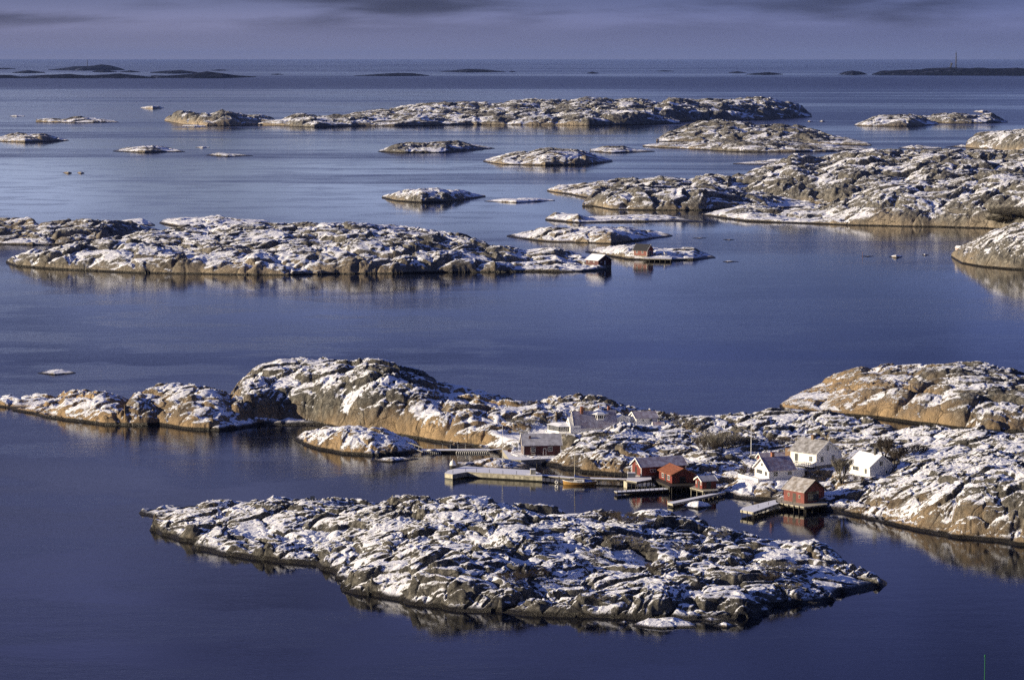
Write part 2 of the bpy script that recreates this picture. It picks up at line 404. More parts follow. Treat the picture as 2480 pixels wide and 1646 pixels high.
# ruffled patch off the front island's left end
patch = mathn(nt, 'MULTIPLY', maprange(nt, noise(nt, mapping(nt, pos, scale=(0.02, 0.03, 1)), 1.0, 4, 0.6), 0.48, 0.6), maprange(nt, sy.outputs[0], -20, 20, 1.0, 0.3))
rough = mathn(nt, 'MULTIPLY_ADD', patch, 0.035, rough)
rough = mathn(nt, 'MULTIPLY_ADD', maprange(nt, sy.outputs[1], 13500, 19000), 0.115, rough)
rough = mathn(nt, 'MULTIPLY_ADD', lane, 0.06, rough); rough = mathn(nt, 'MULTIPLY_ADD', ruf, 0.015, rough)
nt.links.new(rough, b.inputs['Roughness'])
w1 = noise(nt, mapping(nt, pos, scale=(0.9, 1.6, 1), rot=(0, 0, 0.3)), 1.0, 4, 0.6, 0.4)
w2 = noise(nt, mapping(nt, pos, scale=(0.12, 0.22, 1), rot=(0, 0, -0.2)), 1.0, 3, 0.5)
hh = mathn(nt, 'MULTIPLY_ADD', w2, 1.6, w1)
bp = nn(nt, 'ShaderNodeBump'); bp.inputs['Distance'].default_value = 0.05
nt.links.new(mathn(nt, 'MULTIPLY', mathn(nt, 'MULTIPLY_ADD', farf, -0.55, 1.0), mathn(nt, 'MULTIPLY_ADD', patch, 0.35, mathn(nt, 'MULTIPLY_ADD', ruf, 0.5, 0.15))), bp.inputs['Strength']); nt.links.new(hh, bp.inputs['Height']); nt.links.new(bp.outputs[0], b.inputs['Normal'])

# ------------------------------------------------------------------ sea
def sheet(name, x0, x1, y0, y1, z, mat):
    me = bpy.data.meshes.new(name); me.from_pydata([(x0, y0, z), (x1, y0, z), (x1, y1, z), (x0, y1, z)], [], [(0, 1, 2, 3)])
    o = bpy.data.objects.new(name, me); COL.objects.link(o); me.materials.append(MAT[mat]); o['kind'] = 'structure'; return o
sheet('water', -60000, 60000, -2000, 124000, 0.0, 'sea_water')['label'] = 'calm dark blue sea reaching to the horizon'
sheet('seabed', -60010, 60010, -2010, 124010, -3.0, 'rock_distant')['label'] = 'dark sea floor under the water'
# ------------------------------------------------------------------ near islands
FS = [(336,1243),(380,1253),(373,1266),(374,1285),(400,1297),(450,1310),(480,1330),(560,1345),(640,1355),(700,1362),(760,1366),(790,1381),(826,1403),(832,1424),(900,1440),(980,1455),(1070,1470),(1200,1480),(1300,1490),(1400,1492),(1500,1496),(1600,1498),(1700,1498),(1800,1496),(1850,1488),(1880,1466),(1930,1462),(2010,1455),(2040,1436),(2126,1422)]
FP = [(400,1234,.6),(451,1234,1),(527,1224,2),(567,1220,2.5),(626,1214,4),(658,1201,5.3),(718,1205,5.2),(758,1208,5),(797,1216,4.3),(833,1222,3.7),(860,1230,3.4),(885,1228,3.7),(917,1216,5),(976,1206,6.5),(1036,1202,7.5),(1088,1204,7.8),(1150,1214,7.5),(1215,1216,7.5),(1280,1230,7.3),(1348,1236,7),(1454,1242,6.5),(1539,1245,6),(1623,1242,5.5),(1687,1255,5),(1742,1283,4),(1805,1306,3.2),(1877,1310,3.5),(1962,1314,3.5),(2004,1325,3),(2046,1350,2),(2089,1384,1),
 (850,1372,3.8),(900,1380,4.1),(1000,1395,4.2),(1100,1408,4.2),(1000,1330,5.5),(1100,1310,6),(1200,1290,7),(1300,1300,7),(1300,1360,5),(1200,1400,3.8),(1300,1430,2.4),(1400,1300,6),(1400,1400,3.4),(1500,1360,4.2),(1500,1430,2.8),(1600,1300,5),(1600,1400,3.4),(1600,1445,2.9),(1700,1330,3.8),(1700,1430,2.9),(1800,1370,3),(1800,1440,2.4),(1850,1460,1.4),(1900,1400,2.4),(1980,1400,2.2),(2000,1430,1.2),(700,1260,3.5),(600,1270,2.5),(500,1270,1.6),(450,1285,1.3),(700,1320,1.8),(800,1300,2.8),(800,1345,2.0),(600,1320,1.2),(880,1300,4),(960,1290,5.3)]
def backline(sky, off):
    o = []
    for u, v, z, d in sky:
        p = XYZ(u, v, z); o.append((p.x, p.y+d))
    return o
FB = backline([(345,1241,.1,2),(400,1234,.6,5),(527,1224,2,12),(658,1204,5,18),(833,1220,4,18),(976,1206,6.5,22),(1088,1206,7.5,24),(1215,1216,7.5,24),(1348,1236,7,22),(1454,1242,6.5,22),(1623,1242,5.5,20),(1742,1283,4,16),(1877,1310,3.5,14),(1962,1314,3.5,12),(2046,1350,2,9),(2089,1384,1,6),(2118,1403,.3,4)], 0)
front_field = Field(FP, FS, FB, bank=(1.0, 1.6))
island('island', 'long snow-patched granite island filling the foreground', [front_field], 318, 2150, 1180, 1512, 2.2, 1000, 7.0, 1.0, 11, ang=20, rows='Y', back_m=18, snowb=0.47, store='front', mat='rock_front')

# mainland of the village
MS = [(1040,1068),(1100,1077),(1150,1082),(1190,1090),(1220,1104),(1290,1118),(1340,1128),(1400,1138),(1450,1146),(1500,1151),(1560,1163),(1600,1172),(1650,1180),(1700,1188),(1760,1200),(1800,1207),(1850,1211),(1900,1221),(1960,1230),(2010,1238),(2080,1250),(2150,1268),(2250,1290),(2350,1305),(2480,1315),(2580,1322),(2800,1330)]
MP = [(1100,1060,2.2),(1160,1066,2.2),(1220,1078,1.6),(1290,1095,1.8),(1380,1100,3.0),(1420,1080,4.2),(1450,1060,5),(1500,1045,5.5),(1560,1040,5.5),(1620,1050,5),(1450,1100,3.6),(1550,1100,3.4),(1620,1090,3.6),(1680,1060,4.5),(1740,1070,4.2),(1819,1094,3.6),(1819,1120,2.8),(1700,1110,3.2),(1700,1150,1.8),(1780,1170,1.6),(1640,1140,2.2),(1500,1130,1.6),(1420,1120,2.0),
 (1328,977,5),(1390,962,7.5),(1430,963,7.5),(1480,972,7),(1575,992,5.5),(1627,1006,5),(1680,1011,5.5),(1724,1005,6),(1785,1003,6.5),(1890,995,7.5),(1995,997,7.5),(2100,1013,7),(2257,1029,8.5),(2370,1040,9.5),(2480,1050,10),(2580,1055,10),
 (1995,1040,6),(2100,1060,5.8),(2060,1090,4.5),(2200,1080,6.3),(2300,1070,8),(2400,1080,9),(2480,1090,9.4),(2580,1095,9.4),(2150,1140,4.7),(2200,1130,6),(2250,1150,6.8),(2300,1140,8.3),(2400,1150,9),(2480,1150,9.5),(2580,1150,9.5),(2740,1150,8),(2740,1080,8),(2740,1230,5),(2150,1200,3.7),(2080,1200,2.7),(2250,1220,4.8),(2350,1220,5.8),(2480,1220,6.5),(2580,1220,6.5),(2350,1262,3.0),(2250,1260,2.0),(2480,1275,3.2),(2580,1280,3.2),(2020,1190,2),(2020,1160,2.7),(1900,1150,2.8),(1960,1120,3.8),(1900,1090,3.9),(1850,1060,4.6)]
MB_ = backline([(1050,985,4,25),(1200,975,4,25),(1328,977,5,28),(1390,962,7.5,25),(1480,972,7,25),(1575,992,5.5,20),(1627,1006,5,16),(1680,1011,5.5,16),(1785,1003,6.5,20),(1890,995,7.5,22),(1995,997,7.5,22),(2100,1013,7,22),(2257,1029,8.5,25),(2480,1050,10,30),(2580,1055,10,30),(2800,1060,10,30)], 0)
main_field = Field(MP, MS, MB_, bank=(1.6, 1.2))
hump3 = Strip([(545,1036),(600,1030),(640,1026),(700,1022),(760,1027),(820,1040),(870,1050),(980,1056),(1030,1064),(1100,1077),(1160,1083),(1240,1090),(1300,1090),(1350,1080)],
 [(545,1030),(553,990),(560,958),(572,937),(588,918),(607,903),(630,890),(682,875),(735,871),(813,875),(861,880),(892,873),(924,877),(971,890),(1023,908),(1076,932),(1128,940),(1180,955),(1240,966),(1300,973),(1350,1000)], 75, q=0.42, pw=2.6, peak=0.42, seed=3, endp=0.3)
hump2 = Strip([(300,1030),(330,1030),(385,1028),(430,1036),(470,1041),(530,1043),(580,1037),(640,1027),(690,1024),(770,1029)],
 [(300,990),(315,966),(325,955),(336,948),(367,940),(420,934),(470,935),(499,938),(535,948),(600,972),(680,1002),(770,1027)], 52, q=0.6, pw=2.2, peak=0.5, seed=5)
hump1 = Strip([(30,993),(80,1000),(110,1010),(160,1018),(200,1022),(250,1028),(330,1030),(390,1029)],
 [(30,975),(60,962),(89,957),(136,962),(157,953),(199,950),(252,953),(294,962),(330,985),(390,1026)], 40, q=0.5, pw=2.4, peak=0.45, seed=7)
tail = Strip([(-90,978),(0,984),(50,992),(90,1000)], [(-90,960),(0,953),(42,962),(90,990)], 22, q=0.6, seed=8)
hump4 = Strip([(640,1032),(700,1030),(760,1030),(860,1050)], [(640,1024),(700,1014),(760,1019),(860,1046)], 14, seed=9)

PAD = []
def pad(u, v, z, dx, dy, r0, r1):
    p = XYZ(u, v, z); PAD.append((p.x+dx, p.y+dy, z-0.12, r0, r1))
pad(1947, 1220, 1.2, 0, 8, 2.0, 4)
pad(1977, 1139, 4.0, 0, 5, 5.5, 9)
pad(1862, 1166, 2.6, 0, 5, 5, 8)
pad(2106, 1156, 3.8, -1, 5, 4.5, 8)
pad(1268, 1103, 1.2, 4, 3, 6.5, 9)
pad(1370, 1056, 3.6, 2, 8, 9, 14)
pad(1540, 1030, 5.4, 0, 6, 7, 12)
pad(1248, 1060, 2.6, 3, 0, 5, 10)
island('island_ridge', 'warm cliffed knolls of the left half of the village island', [hump3, hump2, hump1, tail, hump4], -60, 1370, 880, 1100, 2.4, 680, 8.5, 0.95, 21, ang=15, rows='Y', pads=PAD, snowb=0.42, mat='rock_warm', store='ridge', back_m=40)
island('village_island', 'snowy rock slope under the village houses', [main_field], 1030, 2520, 960, 1330, 2.2, 1000, 6.2, 0.9, 22, ang=30, rows='Y', pads=PAD, snowb=0.36, store='main', back_m=10)

back_hill = Strip([(1888,984),(1900,992),(2000,1003),(2100,1010),(2200,1022),(2300,1035),(2400,1045),(2600,1052)],
 [(1888,979),(1914,960),(1970,934),(2044,908),(2084,897),(2136,893),(2210,891),(2266,888),(2321,884),(2377,891),(2432,901),(2600,915)], 80, q=0.45, pw=2.4, peak=0.5, seed=13, endp=0.4)
island('hill', 'warm bare granite hill behind the village at the right edge', [back_hill], 1880, 2560, 870, 1060, 2.4, 420, 11, 0.75, 31, ang=-30, rows='Y', snowb=0.08, mat='rock_warm', back_m=20)
islet_d3 = Strip([(713,1065),(740,1078),(770,1088),(830,1099),(900,1104),(980,1101),(1027,1090)],
 [(713,1061),(740,1046),(790,1036),(840,1033),(900,1036),(950,1046),(1000,1066),(1027,1086)], 24, q=0.6, seed=15)
island('islet', 'low snowy islet in front of the tall cliff', [islet_d3], 700, 1040, 1025, 1112, 2.2, 240, 4.5, 0.8, 33, rows='Y', snowb=0.52, mat='rock_warm', back_m=6)
def small(lbl, front, sky, dm, L, amp, seed, snowb=0.3, mat='rock', nv=70, du=2.5, name='islet', q=0.6, pw=2.2, peak=0.5, group=None):
    s = Strip(front, sky, dm, seed=seed, q=q, pw=pw, peak=peak)
    vs = [v for _, v in front]; Y1 = float(YZ(min(vs)))+dm*1.3; v0 = CY+F*math.tan(math.atan(H/Y1)-PITCH)
    return island(name, lbl, [s], s.u0-3*du, s.u1+3*du, v0, max(vs)+(max(vs)-HOR)*0.006, du, nv, L, amp, seed, rows='Y', snowb=snowb, mat='rock_low' if (name == 'skerry' or dm < 9) else mat, group=group)
small('line of low black rocks beside the floating jetty', [(895,1117),(950,1119),(1015,1112)], [(895,1116),(930,1108),(965,1106),(1015,1110)], 5, 1.6, 0.9, 41, 0.3)
small('flat snow-capped rock off the front island', [(1530,1516),(1600,1522),(1690,1518)], [(1530,1512),(1570,1497),(1630,1493),(1670,1503),(1690,1516)], 7, 3.0, 0.6, 42, 0.5)
small('thin snow-streaked slab beside the flat rock', [(1688,1500),(1720,1506),(1770,1503)], [(1688,1499),(1720,1494),(1770,1501)], 3, 2, 0.4, 43, 0.5)
small('tiny awash rock right of the snow-capped rock', [(1728,1516),(1760,1520),(1788,1514)], [(1728,1514),(1752,1506),(1788,1513)], 2.5, 2, 0.4, 44, 0.5)
small('small awash rock left of the snow-capped rock', [(1490,1507),(1510,1511),(1536,1508)], [(1490,1506),(1512,1502),(1536,1507)], 2, 2, 0.4, 45, 0.5)
small('smooth snow-covered hump in the water before the red shed', [(1648,1227),(1690,1232),(1728,1226)], [(1648,1226),(1670,1216),(1692,1211),(1712,1216),(1728,1225)], 5, 4, 0.2, 46, 0.9)
small('rock islet behind the concrete breakwater', [(1095,1134),(1150,1138),(1240,1141),(1300,1140)], [(1095,1132),(1125,1119),(1165,1111),(1200,1108),(1230,1113),(1265,1120),(1300,1134)], 13, 4, 0.7, 47, 0.45, 'rock_warm', nv=120, du=1.8)
small('low snow-dusted skerry alone at the left', [(90,904),(130,908),(185,904)], [(90,903),(125,895),(150,894),(185,902)], 12, 5, 0.35, 48, 0.4, name='skerry')

# ------------------------------------------------------------------ middle distance
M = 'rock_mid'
def isl(lbl, strips, L, amp, seed, du=2.6, nv=300, snowb=0.2, mat=M, ang=20, name='island', k=1.5, store=None):
    if name == 'skerry': mat = 'rock_low'
    u0 = min(s.u0 for s in strips)-6; u1 = min(max(s.u1 for s in strips)+6, 2530)
    v1 = max(s.f[:, 1].max() for s in strips); Ymax = max(float((s.Yf+s.D).max()) for s in strips)*1.01
    v0 = CY+F*math.tan(math.atan(H/Ymax)-PITCH)
    return island(name, lbl, strips, max(u0, -60), u1, v0, v1+(v1-HOR)*0.008, du, nv, L, amp, seed, ang=ang, rows='Y', snowb=snowb, mat=mat, k=k, store=store)
isl('long lumpy granite island left of the two red cabins', [
 Strip([(14,636),(40,645),(100,650),(200,655),(330,661),(500,664),(700,666),(900,662),(1100,660),(1200,659)],
       [(14,633),(30,622),(52,616),(89,605),(131,598),(210,592),(294,590),(400,600),(520,604),(640,598),(780,590),(900,585),(1000,590),(1100,602),(1200,640)], 70, q=0.5, seed=61),
 Strip([(150,640),(294,640),(500,640),(700,641),(900,640),(1100,642),(1240,645)],
       [(150,620),(210,590),(294,580),(367,564),(472,556),(577,548),(682,548),(787,545),(892,545),(997,553),(1076,561),(1128,574),(1180,592),(1240,620)], 150, q=0.55, seed=62),
 Strip([(1040,659),(1200,659),(1300,657),(1400,658),(1440,656),(1477,651)],
       [(1040,640),(1120,600),(1207,599),(1272,609),(1344,601),(1383,613),(1428,628),(1477,649)], 110, q=0.55, seed=63)], 15, 0.85, 64, nv=480, snowb=0.30, store='c8')
isl('grey knobbly island at the left edge behind the long one', [
 Strip([(-90,590),(0,592),(80,594),(170,593),(250,590),(340,572),(392,561)], [(-90,545),(0,548),(60,552),(120,541),(150,540),(230,541),(270,539),(330,545),(392,559)], 90, q=0.5, seed=65),
 Strip([(-90,575),(0,575),(100,572)], [(-90,528),(0,531),(80,528),(100,545)], 120, q=0.6, seed=66)], 18, 0.8, 67, nv=260, snowb=0.1)
isl('low islet just behind the long granite island', [Strip([(385,541),(430,549),(500,553),(580,556),(674,552)], [(385,538),(410,528),(470,526),(530,524),(580,530),(640,533),(674,545)], 80, seed=68)], 14, 0.5, 69, nv=150, snowb=0.35, name='islet')
isl('small flat islets off the knobbly island', [Strip([(275,545),(320,548),(378,547)], [(275,541),(300,534),(345,529),(378,545)], 45, seed=70)], 12, 0.5, 71, nv=90, snowb=0.3, name='islet')
isl('flat snowy islet carrying the bright red cabin', [Strip([(1416,611),(1480,621),(1520,628),(1620,632),(1680,630),(1733,625)], [(1416,609),(1450,600),(1500,595),(1540,594),(1600,601),(1680,604),(1733,622)], 48, q=0.55, seed=72)], 8, 0.55, 73, nv=220, snowb=0.35, store='c7', name='islet')
isl('low snowy islet behind the bright red cabin', [Strip([(1226,573),(1260,578),(1330,586),(1400,588),(1480,590),(1540,584),(1630,572)], [(1226,570),(1280,562),(1330,554),(1400,551),(1480,551),(1540,556),(1590,562),(1630,570)], 62, q=0.55, seed=74)], 10, 0.6, 75, nv=220, snowb=0.35, name='islet')
isl('long thin skerry before the large right island', [Strip([(1320,533),(1400,540),(1500,538),(1600,537),(1720,539)], [(1320,530),(1345,519),(1400,518),(1420,526),(1500,522),(1560,521),(1620,524),(1680,533),(1720,537)], 50, seed=76)], 12, 0.5, 77, nv=150, snowb=0.3, name='islet')
isl('large rugged island of the right half', [
 Strip([(1411,500),(1440,500),(1480,507),(1560,509),(1700,509),(1850,506),(1990,501)], [(1411,495),(1440,470),(1520,457),(1620,453),(1700,453),(1800,466),(1900,481),(1990,499)], 110, q=0.5, seed=78),
 Strip([(1324,463),(1380,471),(1420,479),(1600,482),(1830,484)], [(1324,460),(1355,450),(1422,447),(1467,440),(1551,436),(1596,429),(1663,430),(1719,420),(1763,425),(1800,440),(1830,470)], 160, q=0.55, seed=79),
 Strip([(1760,488),(1900,494),(2000,498),(2200,500),(2640,505)], [(1760,430),(1808,422),(1858,402),(1917,382),(1980,392),(2059,373),(2111,367),(2180,378),(2237,369),(2331,367),(2400,372),(2480,366),(2640,368)], 300, q=0.6, seed=80),
 Strip([(1700,522),(1808,536),(1964,542),(2054,546),(2277,549),(2389,553),(2470,560),(2640,570)], [(1700,519),(1790,502),(1830,500),(1900,512),(1980,502),(2050,480),(2130,448),(2200,436),(2300,440),(2400,424),(2480,430),(2640,430)], 190, q=0.55, seed=81)],
 20, 0.85, 82, nv=620, snowb=0.14, ang=30, k=3, store='c1')
isl('tan rounded headland at the right edge beside a pink hut', [Strip([(2304,622),(2330,638),(2380,646),(2440,652),(2480,654),(2640,660)], [(2304,614),(2330,600),(2360,585),(2400,562),(2440,548),(2480,540),(2640,520)], 95, q=0.5, seed=83)], 7, 0.9, 84, nv=320, du=1.8, snowb=0.30, mat='rock_mid', name='headland', store='c2')
isl('small rugged islet in open water at centre', [Strip([(924,479),(960,487),(1020,491),(1080,489),(1177,477)], [(924,476),(960,465),(1000,459),(1060,456),(1110,463),(1140,469),(1177,474)], 50, q=0.55, seed=85)], 12, 0.6, 86, nv=160, snowb=0.25, name='islet')
isl('flat white skerry right of the small rugged islet', [Strip([(1172,488),(1250,491),(1343,486)], [(1172,487),(1220,481),(1300,480),(1343,484)], 25, seed=87)], 10, 0.3, 88, nv=70, snowb=0.6, name='skerry')
for k_, (lbl, f_, s_, d_) in enumerate([
 ('pair of awash flat rocks, the left one', [(1676,577),(1693,578),(1712,577)], [(1676,576),(1693,575),(1712,576)], 6),
 ('awash flat rock left of the pink hut headland', [(1750,581),(1765,582),(1780,581)], [(1750,580),(1765,579),(1780,580)], 6),
 ('awash flat rock right of the bright red cabin', [(1750,634),(1762,635),(1790,634)], [(1750,633),(1762,631),(1790,633)], 5),
 ('snowy rock before the pink hut headland', [(2152,622),(2170,625),(2186,622)], [(2152,621),(2170,616),(2186,620)], 7),
 ('flat awash rock beside the channel marker', [(2085,621),(2100,622),(2118,621)], [(2085,620),(2100,619),(2118,620)], 5),
 ('dark rounded rock near the headland shore', [(2232,618),(2240,619),(2250,618)], [(2232,617),(2240,614),(2250,617)], 5)]):
    isl(lbl, [Strip(f_, s_, d_, seed=90+k_)], 4, 0.3, 190+k_, nv=40, du=1.5, snowb=0.5, name='skerry')
# farther islands
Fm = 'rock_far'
isl('broad dark island right of centre in the middle distance', [
 Strip([(1590,343),(1700,345),(1850,348),(2000,350),(2112,353)], [(1590,340),(1620,322),(1660,310),(1700,300),(1740,296),(1770,297),(1810,300),(1840,306),(1870,306),(1930,307),(1980,318),(2010,328),(2050,336),(2112,351)], 330, q=0.6, seed=101),
 Strip([(1555,355),(1600,358),(1700,363),(1800,369),(1900,369),(2000,368),(2112,364)], [(1555,353),(1640,346),(1750,343),(1850,346),(1950,349),(2050,355),(2112,362)], 190, q=0.5, seed=102)], 28, 0.8, 103, nv=300, snowb=-0.06, mat=Fm, k=4)
isl('very long lumpy island across the upper middle', [
 Strip([(398,293),(440,301),(500,305),(560,305),(620,303),(700,305)], [(398,290),(420,277),(450,272),(480,276),(510,282),(540,273),(560,278),(600,285),(630,285),(700,296)], 200, q=0.5, seed=104),
 Strip([(660,304),(700,306),(760,309),(860,306),(1000,305),(1140,303),(1240,303),(1340,303),(1420,304),(1540,303),(1650,300)], [(660,295),(690,289),(720,283),(780,282),(830,285),(880,284),(940,284),(1000,276),(1060,270),(1120,272),(1200,265),(1300,268),(1400,262),(1500,265),(1560,268),(1610,285),(1650,297)], 320, q=0.45, seed=105),
 Strip([(780,296),(900,294),(1100,290),(1300,288),(1500,288),(1700,288)], [(780,292),(830,283),(880,273),(940,268),(1000,260),(1040,255),(1090,252),(1150,252),(1190,255),(1240,247),(1290,245),(1350,250),(1420,243),(1480,246),(1530,243),(1580,247),(1620,255),(1700,283)], 480, q=0.55, seed=106),
 Strip([(1580,296),(1660,294),(1740,293),(1850,290),(1966,284)], [(1580,262),(1620,243),(1660,241),(1690,246),(1730,246),(1790,241),(1860,241),(1900,250),(1940,263),(1966,281)], 420, q=0.55, seed=107)],
 36, 0.8, 108, nv=420, snowb=0.05, mat=Fm, k=5)
FAR = [
 ('rounded pale islet, second group at the right', [(2067,304),(2100,306),(2200,306),(2275,302)], [(2067,303),(2100,290),(2130,281),(2180,279),(2210,281),(2230,285),(2275,300)], 190),
 ('low islet at the right beyond the rounded pale one', [(2230,297),(2300,299),(2380,299),(2442,297)], [(2230,284),(2290,277),(2320,275),(2350,278),(2400,277),(2430,291),(2442,295)], 170),
 ('islet at the right edge above the rugged island', [(2338,358),(2400,362),(2480,370),(2560,372)], [(2338,342),(2370,325),(2420,318),(2480,315),(2560,315)], 240),
 ('thin flat skerry left of the right-edge islet', [(2174,360),(2220,362),(2282,361)], [(2174,359),(2210,353),(2282,358)], 60),
 ('dark narrow ledge joining the right-edge islet', [(2288,357),(2330,358),(2380,357)], [(2288,356),(2330,352),(2380,355)], 60),
 ('twin-humped snowy islet at upper centre', [(914,368),(980,371),(1080,370),(1150,363),(1200,360)], [(914,367),(950,354),(990,348),(1040,350),(1080,348),(1110,346),(1150,352),(1200,359)], 130),
 ('rounded dark islet right of the twin-humped one', [(1169,392),(1220,399),(1320,401),(1400,400),(1485,392)], [(1169,390),(1200,380),(1250,372),(1330,361),(1400,364),(1440,373),(1485,390)], 150),
 ('pale low islet behind the rounded dark one', [(1427,367),(1480,371),(1587,368)], [(1427,364),(1460,358),(1510,357),(1545,364),(1587,366)], 90),
 ('low snowy islet at the left edge', [(-60,341),(60,345),(168,341)], [(-60,338),(0,334),(60,325),(110,325),(168,340)], 130),
 ('domed snowy skerry at the left', [(272,367),(350,370),(450,368)], [(272,366),(320,356),(370,351),(410,360),(450,367)], 100),
 ('flat slab skerry right of the domed one', [(497,377),(550,380),(614,378)], [(497,376),(530,371),(614,377)], 60),
 ('tiny white skerry above the flat slab', [(472,358),(490,359),(510,358)], [(472,357),(490,355),(510,357)], 30),
 ('chain of low rocks far at the left', [(86,296),(180,298),(290,297)], [(86,289),(115,286),(150,291),(180,287),(230,286),(290,296)], 120),
 ('small flat skerry far at the upper left', [(338,262),(370,264),(398,262)], [(338,261),(370,256),(398,261)], 90),
 ('faint flat rock at the far left', [(22,282),(40,283),(62,282)], [(22,281),(40,279),(62,281)], 60),
 ('leftmost of two tiny rocks in open water at the left', [(152,419),(165,421),(176,420)], [(152,418),(165,416),(176,419)], 14),
 ('rightmost of two tiny rocks in open water at the left', [(186,419),(196,421),(206,420)], [(186,418),(196,416),(206,419)], 14),
 ('thin rock near the upper right islets', [(2356,271),(2380,273),(2400,271)], [(2356,270),(2380,267),(2400,270)], 80),
 ('tiny rock off the right tip of the very long island', [(1954,295),(1961,296),(1970,295)], [(1954,294),(1961,292),(1970,294)], 50),
 ('second tiny rock off the tip of the very long island', [(1984,295),(1991,296),(2000,295)], [(1984,294),(1991,292),(2000,294)], 50),
 ('thin tongue of rock before the rugged right island', [(1774,398),(1850,399),(1920,396)], [(1774,396),(1840,391),(1920,383)], 60),
 ('small dark rock in the channel left of the rugged island', [(440,306),(470,308),(500,307)], [(440,304),(470,302),(500,305)], 60),
]
for k_, (lbl, f_, s_, d_) in enumerate(FAR):
    w = s_[-1][0]-s_[0][0]
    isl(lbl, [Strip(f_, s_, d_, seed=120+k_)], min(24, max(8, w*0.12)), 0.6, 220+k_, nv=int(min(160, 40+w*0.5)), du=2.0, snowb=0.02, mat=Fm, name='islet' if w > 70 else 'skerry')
DIST = [
 ('dark distant island with a small tower', [(115,170),(200,171.5),(303,170.5)], [(115,169),(150,166),(185,161.5),(215,161),(245,156.5),(270,159),(303,169)]),
 ('dark distant islet at the far left', [(28,177),(60,178),(110,177)], [(28,176),(70,170.5),(110,176)]),
 ('long low distant island at the far left', [(-60,189.5),(100,190),(240,190),(378,190)], [(-60,183),(20,181.5),(50,186),(110,182),(170,179.5),(210,183),(250,181),(290,179),(330,183),(378,188)]),
 ('small distant islet before the towered island', [(222,175),(250,176),(283,175)], [(222,174),(250,169),(283,174)]),
 ('small distant islet right of the towered island', [(288,175),(315,176),(342,175)], [(288,174.5),(315,171),(342,174.5)]),
 ('long dark distant island left of centre', [(364,189),(450,190),(540,190),(622,187)], [(364,183),(400,184),(460,180),(500,173),(540,178),(580,184),(622,186)]),
 ('distant island behind the long dark one', [(362,177),(420,179),(480,178)], [(362,176),(400,172),(440,170.5),(480,176)]),
 ('thin distant skerry near the horizon at the left', [(510,171),(530,172),(554,171)], [(510,170.5),(530,169),(554,170.5)]),
 ('thin distant skerry left of centre', [(655,181),(670,181.6),(688,181)], [(655,180.5),(670,179),(688,180.5)]),
 ('thin distant ledge at the left edge', [(-30,168),(15,168.5),(40,167.5)], [(-30,166),(15,165),(40,167)]),
 ('low dark distant island at centre left', [(855,184),(950,185),(1040,184)], [(855,183.5),(900,181),(960,177.5),(1000,178.5),(1040,183)]),
 ('dark distant island at centre', [(1062,174),(1130,176),(1225,175)], [(1062,173.5),(1100,171),(1135,167.5),(1170,169),(1225,174)]),
 ('dot of rock right of the central distant island', [(1232,175),(1240,175.6),(1250,175)], [(1232,174.5),(1240,172.5),(1250,174.5)]),
 ('small distant rock right of centre', [(1420,178),(1435,179),(1452,178)], [(1420,177.5),(1433,174.5),(1452,177.5)]),
 ('thin distant skerry right of centre', [(1588,173),(1610,173.7),(1634,173)], [(1588,172.5),(1610,171),(1634,172.5)]),
 ('small distant skerry left of the low hump', [(1762,177),(1785,178),(1808,177)], [(1762,176.5),(1785,173.5),(1808,176.5)]),
 ('low distant hump at the right', [(1804,181),(1850,182),(1897,181)], [(1804,180.5),(1830,178),(1862,174.8),(1897,180)]),
 ('small dark distant dome beside the mast island', [(2030,181),(2065,182),(2102,181)], [(2030,180.5),(2045,174),(2065,171.3),(2085,174),(2102,180.5)]),
 ('long dark distant island carrying the tall mast', [(2110,181.5),(2200,182.5),(2480,184),(2560,184)], [(2110,181),(2135,172.5),(2200,168.5),(2228,168),(2240,165.5),(2300,163.6),(2350,165.5),(2362,164),(2400,166.5),(2465,164.5),(2480,166),(2560,166)]),
]
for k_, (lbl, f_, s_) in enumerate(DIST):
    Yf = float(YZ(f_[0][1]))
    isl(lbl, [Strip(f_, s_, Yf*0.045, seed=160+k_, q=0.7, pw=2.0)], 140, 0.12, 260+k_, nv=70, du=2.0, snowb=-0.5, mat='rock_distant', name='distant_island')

# sea air
MAT['haze'] = m = bpy.data.materials.new('haze'); m.use_nodes = True; nt = m.node_tree; nt.nodes.clear()
o_ = nn(nt, 'ShaderNodeOutputMaterial'); pv = nn(nt, 'ShaderNodeVolumePrincipled')
pv.inputs['Color'].default_value = (0.22, 0.32, 0.70, 1); pv.inputs['Density'].default_value = 0.9e-5; pv.inputs['Anisotropy'].default_value = 0.0
nt.links.new(pv.outputs[0], o_.inputs['Volume'])
bm = bmesh.new(); bmesh.ops.create_cube(bm, size=1.0)
for v in bm.verts: v.co = Vector((v.co.x*120040, v.co.y*126100+61000, -4.0 if v.co.z < 0 else 330.0))
me = bpy.data.meshes.new('haze'); bm.to_mesh(me); bm.free(); me.materials.append(m)
hz = bpy.data.objects.new('haze', me); COL.objects.link(hz); hz['kind'] = 'stuff'; hz['label'] = 'thin blue sea haze over the archipelago'
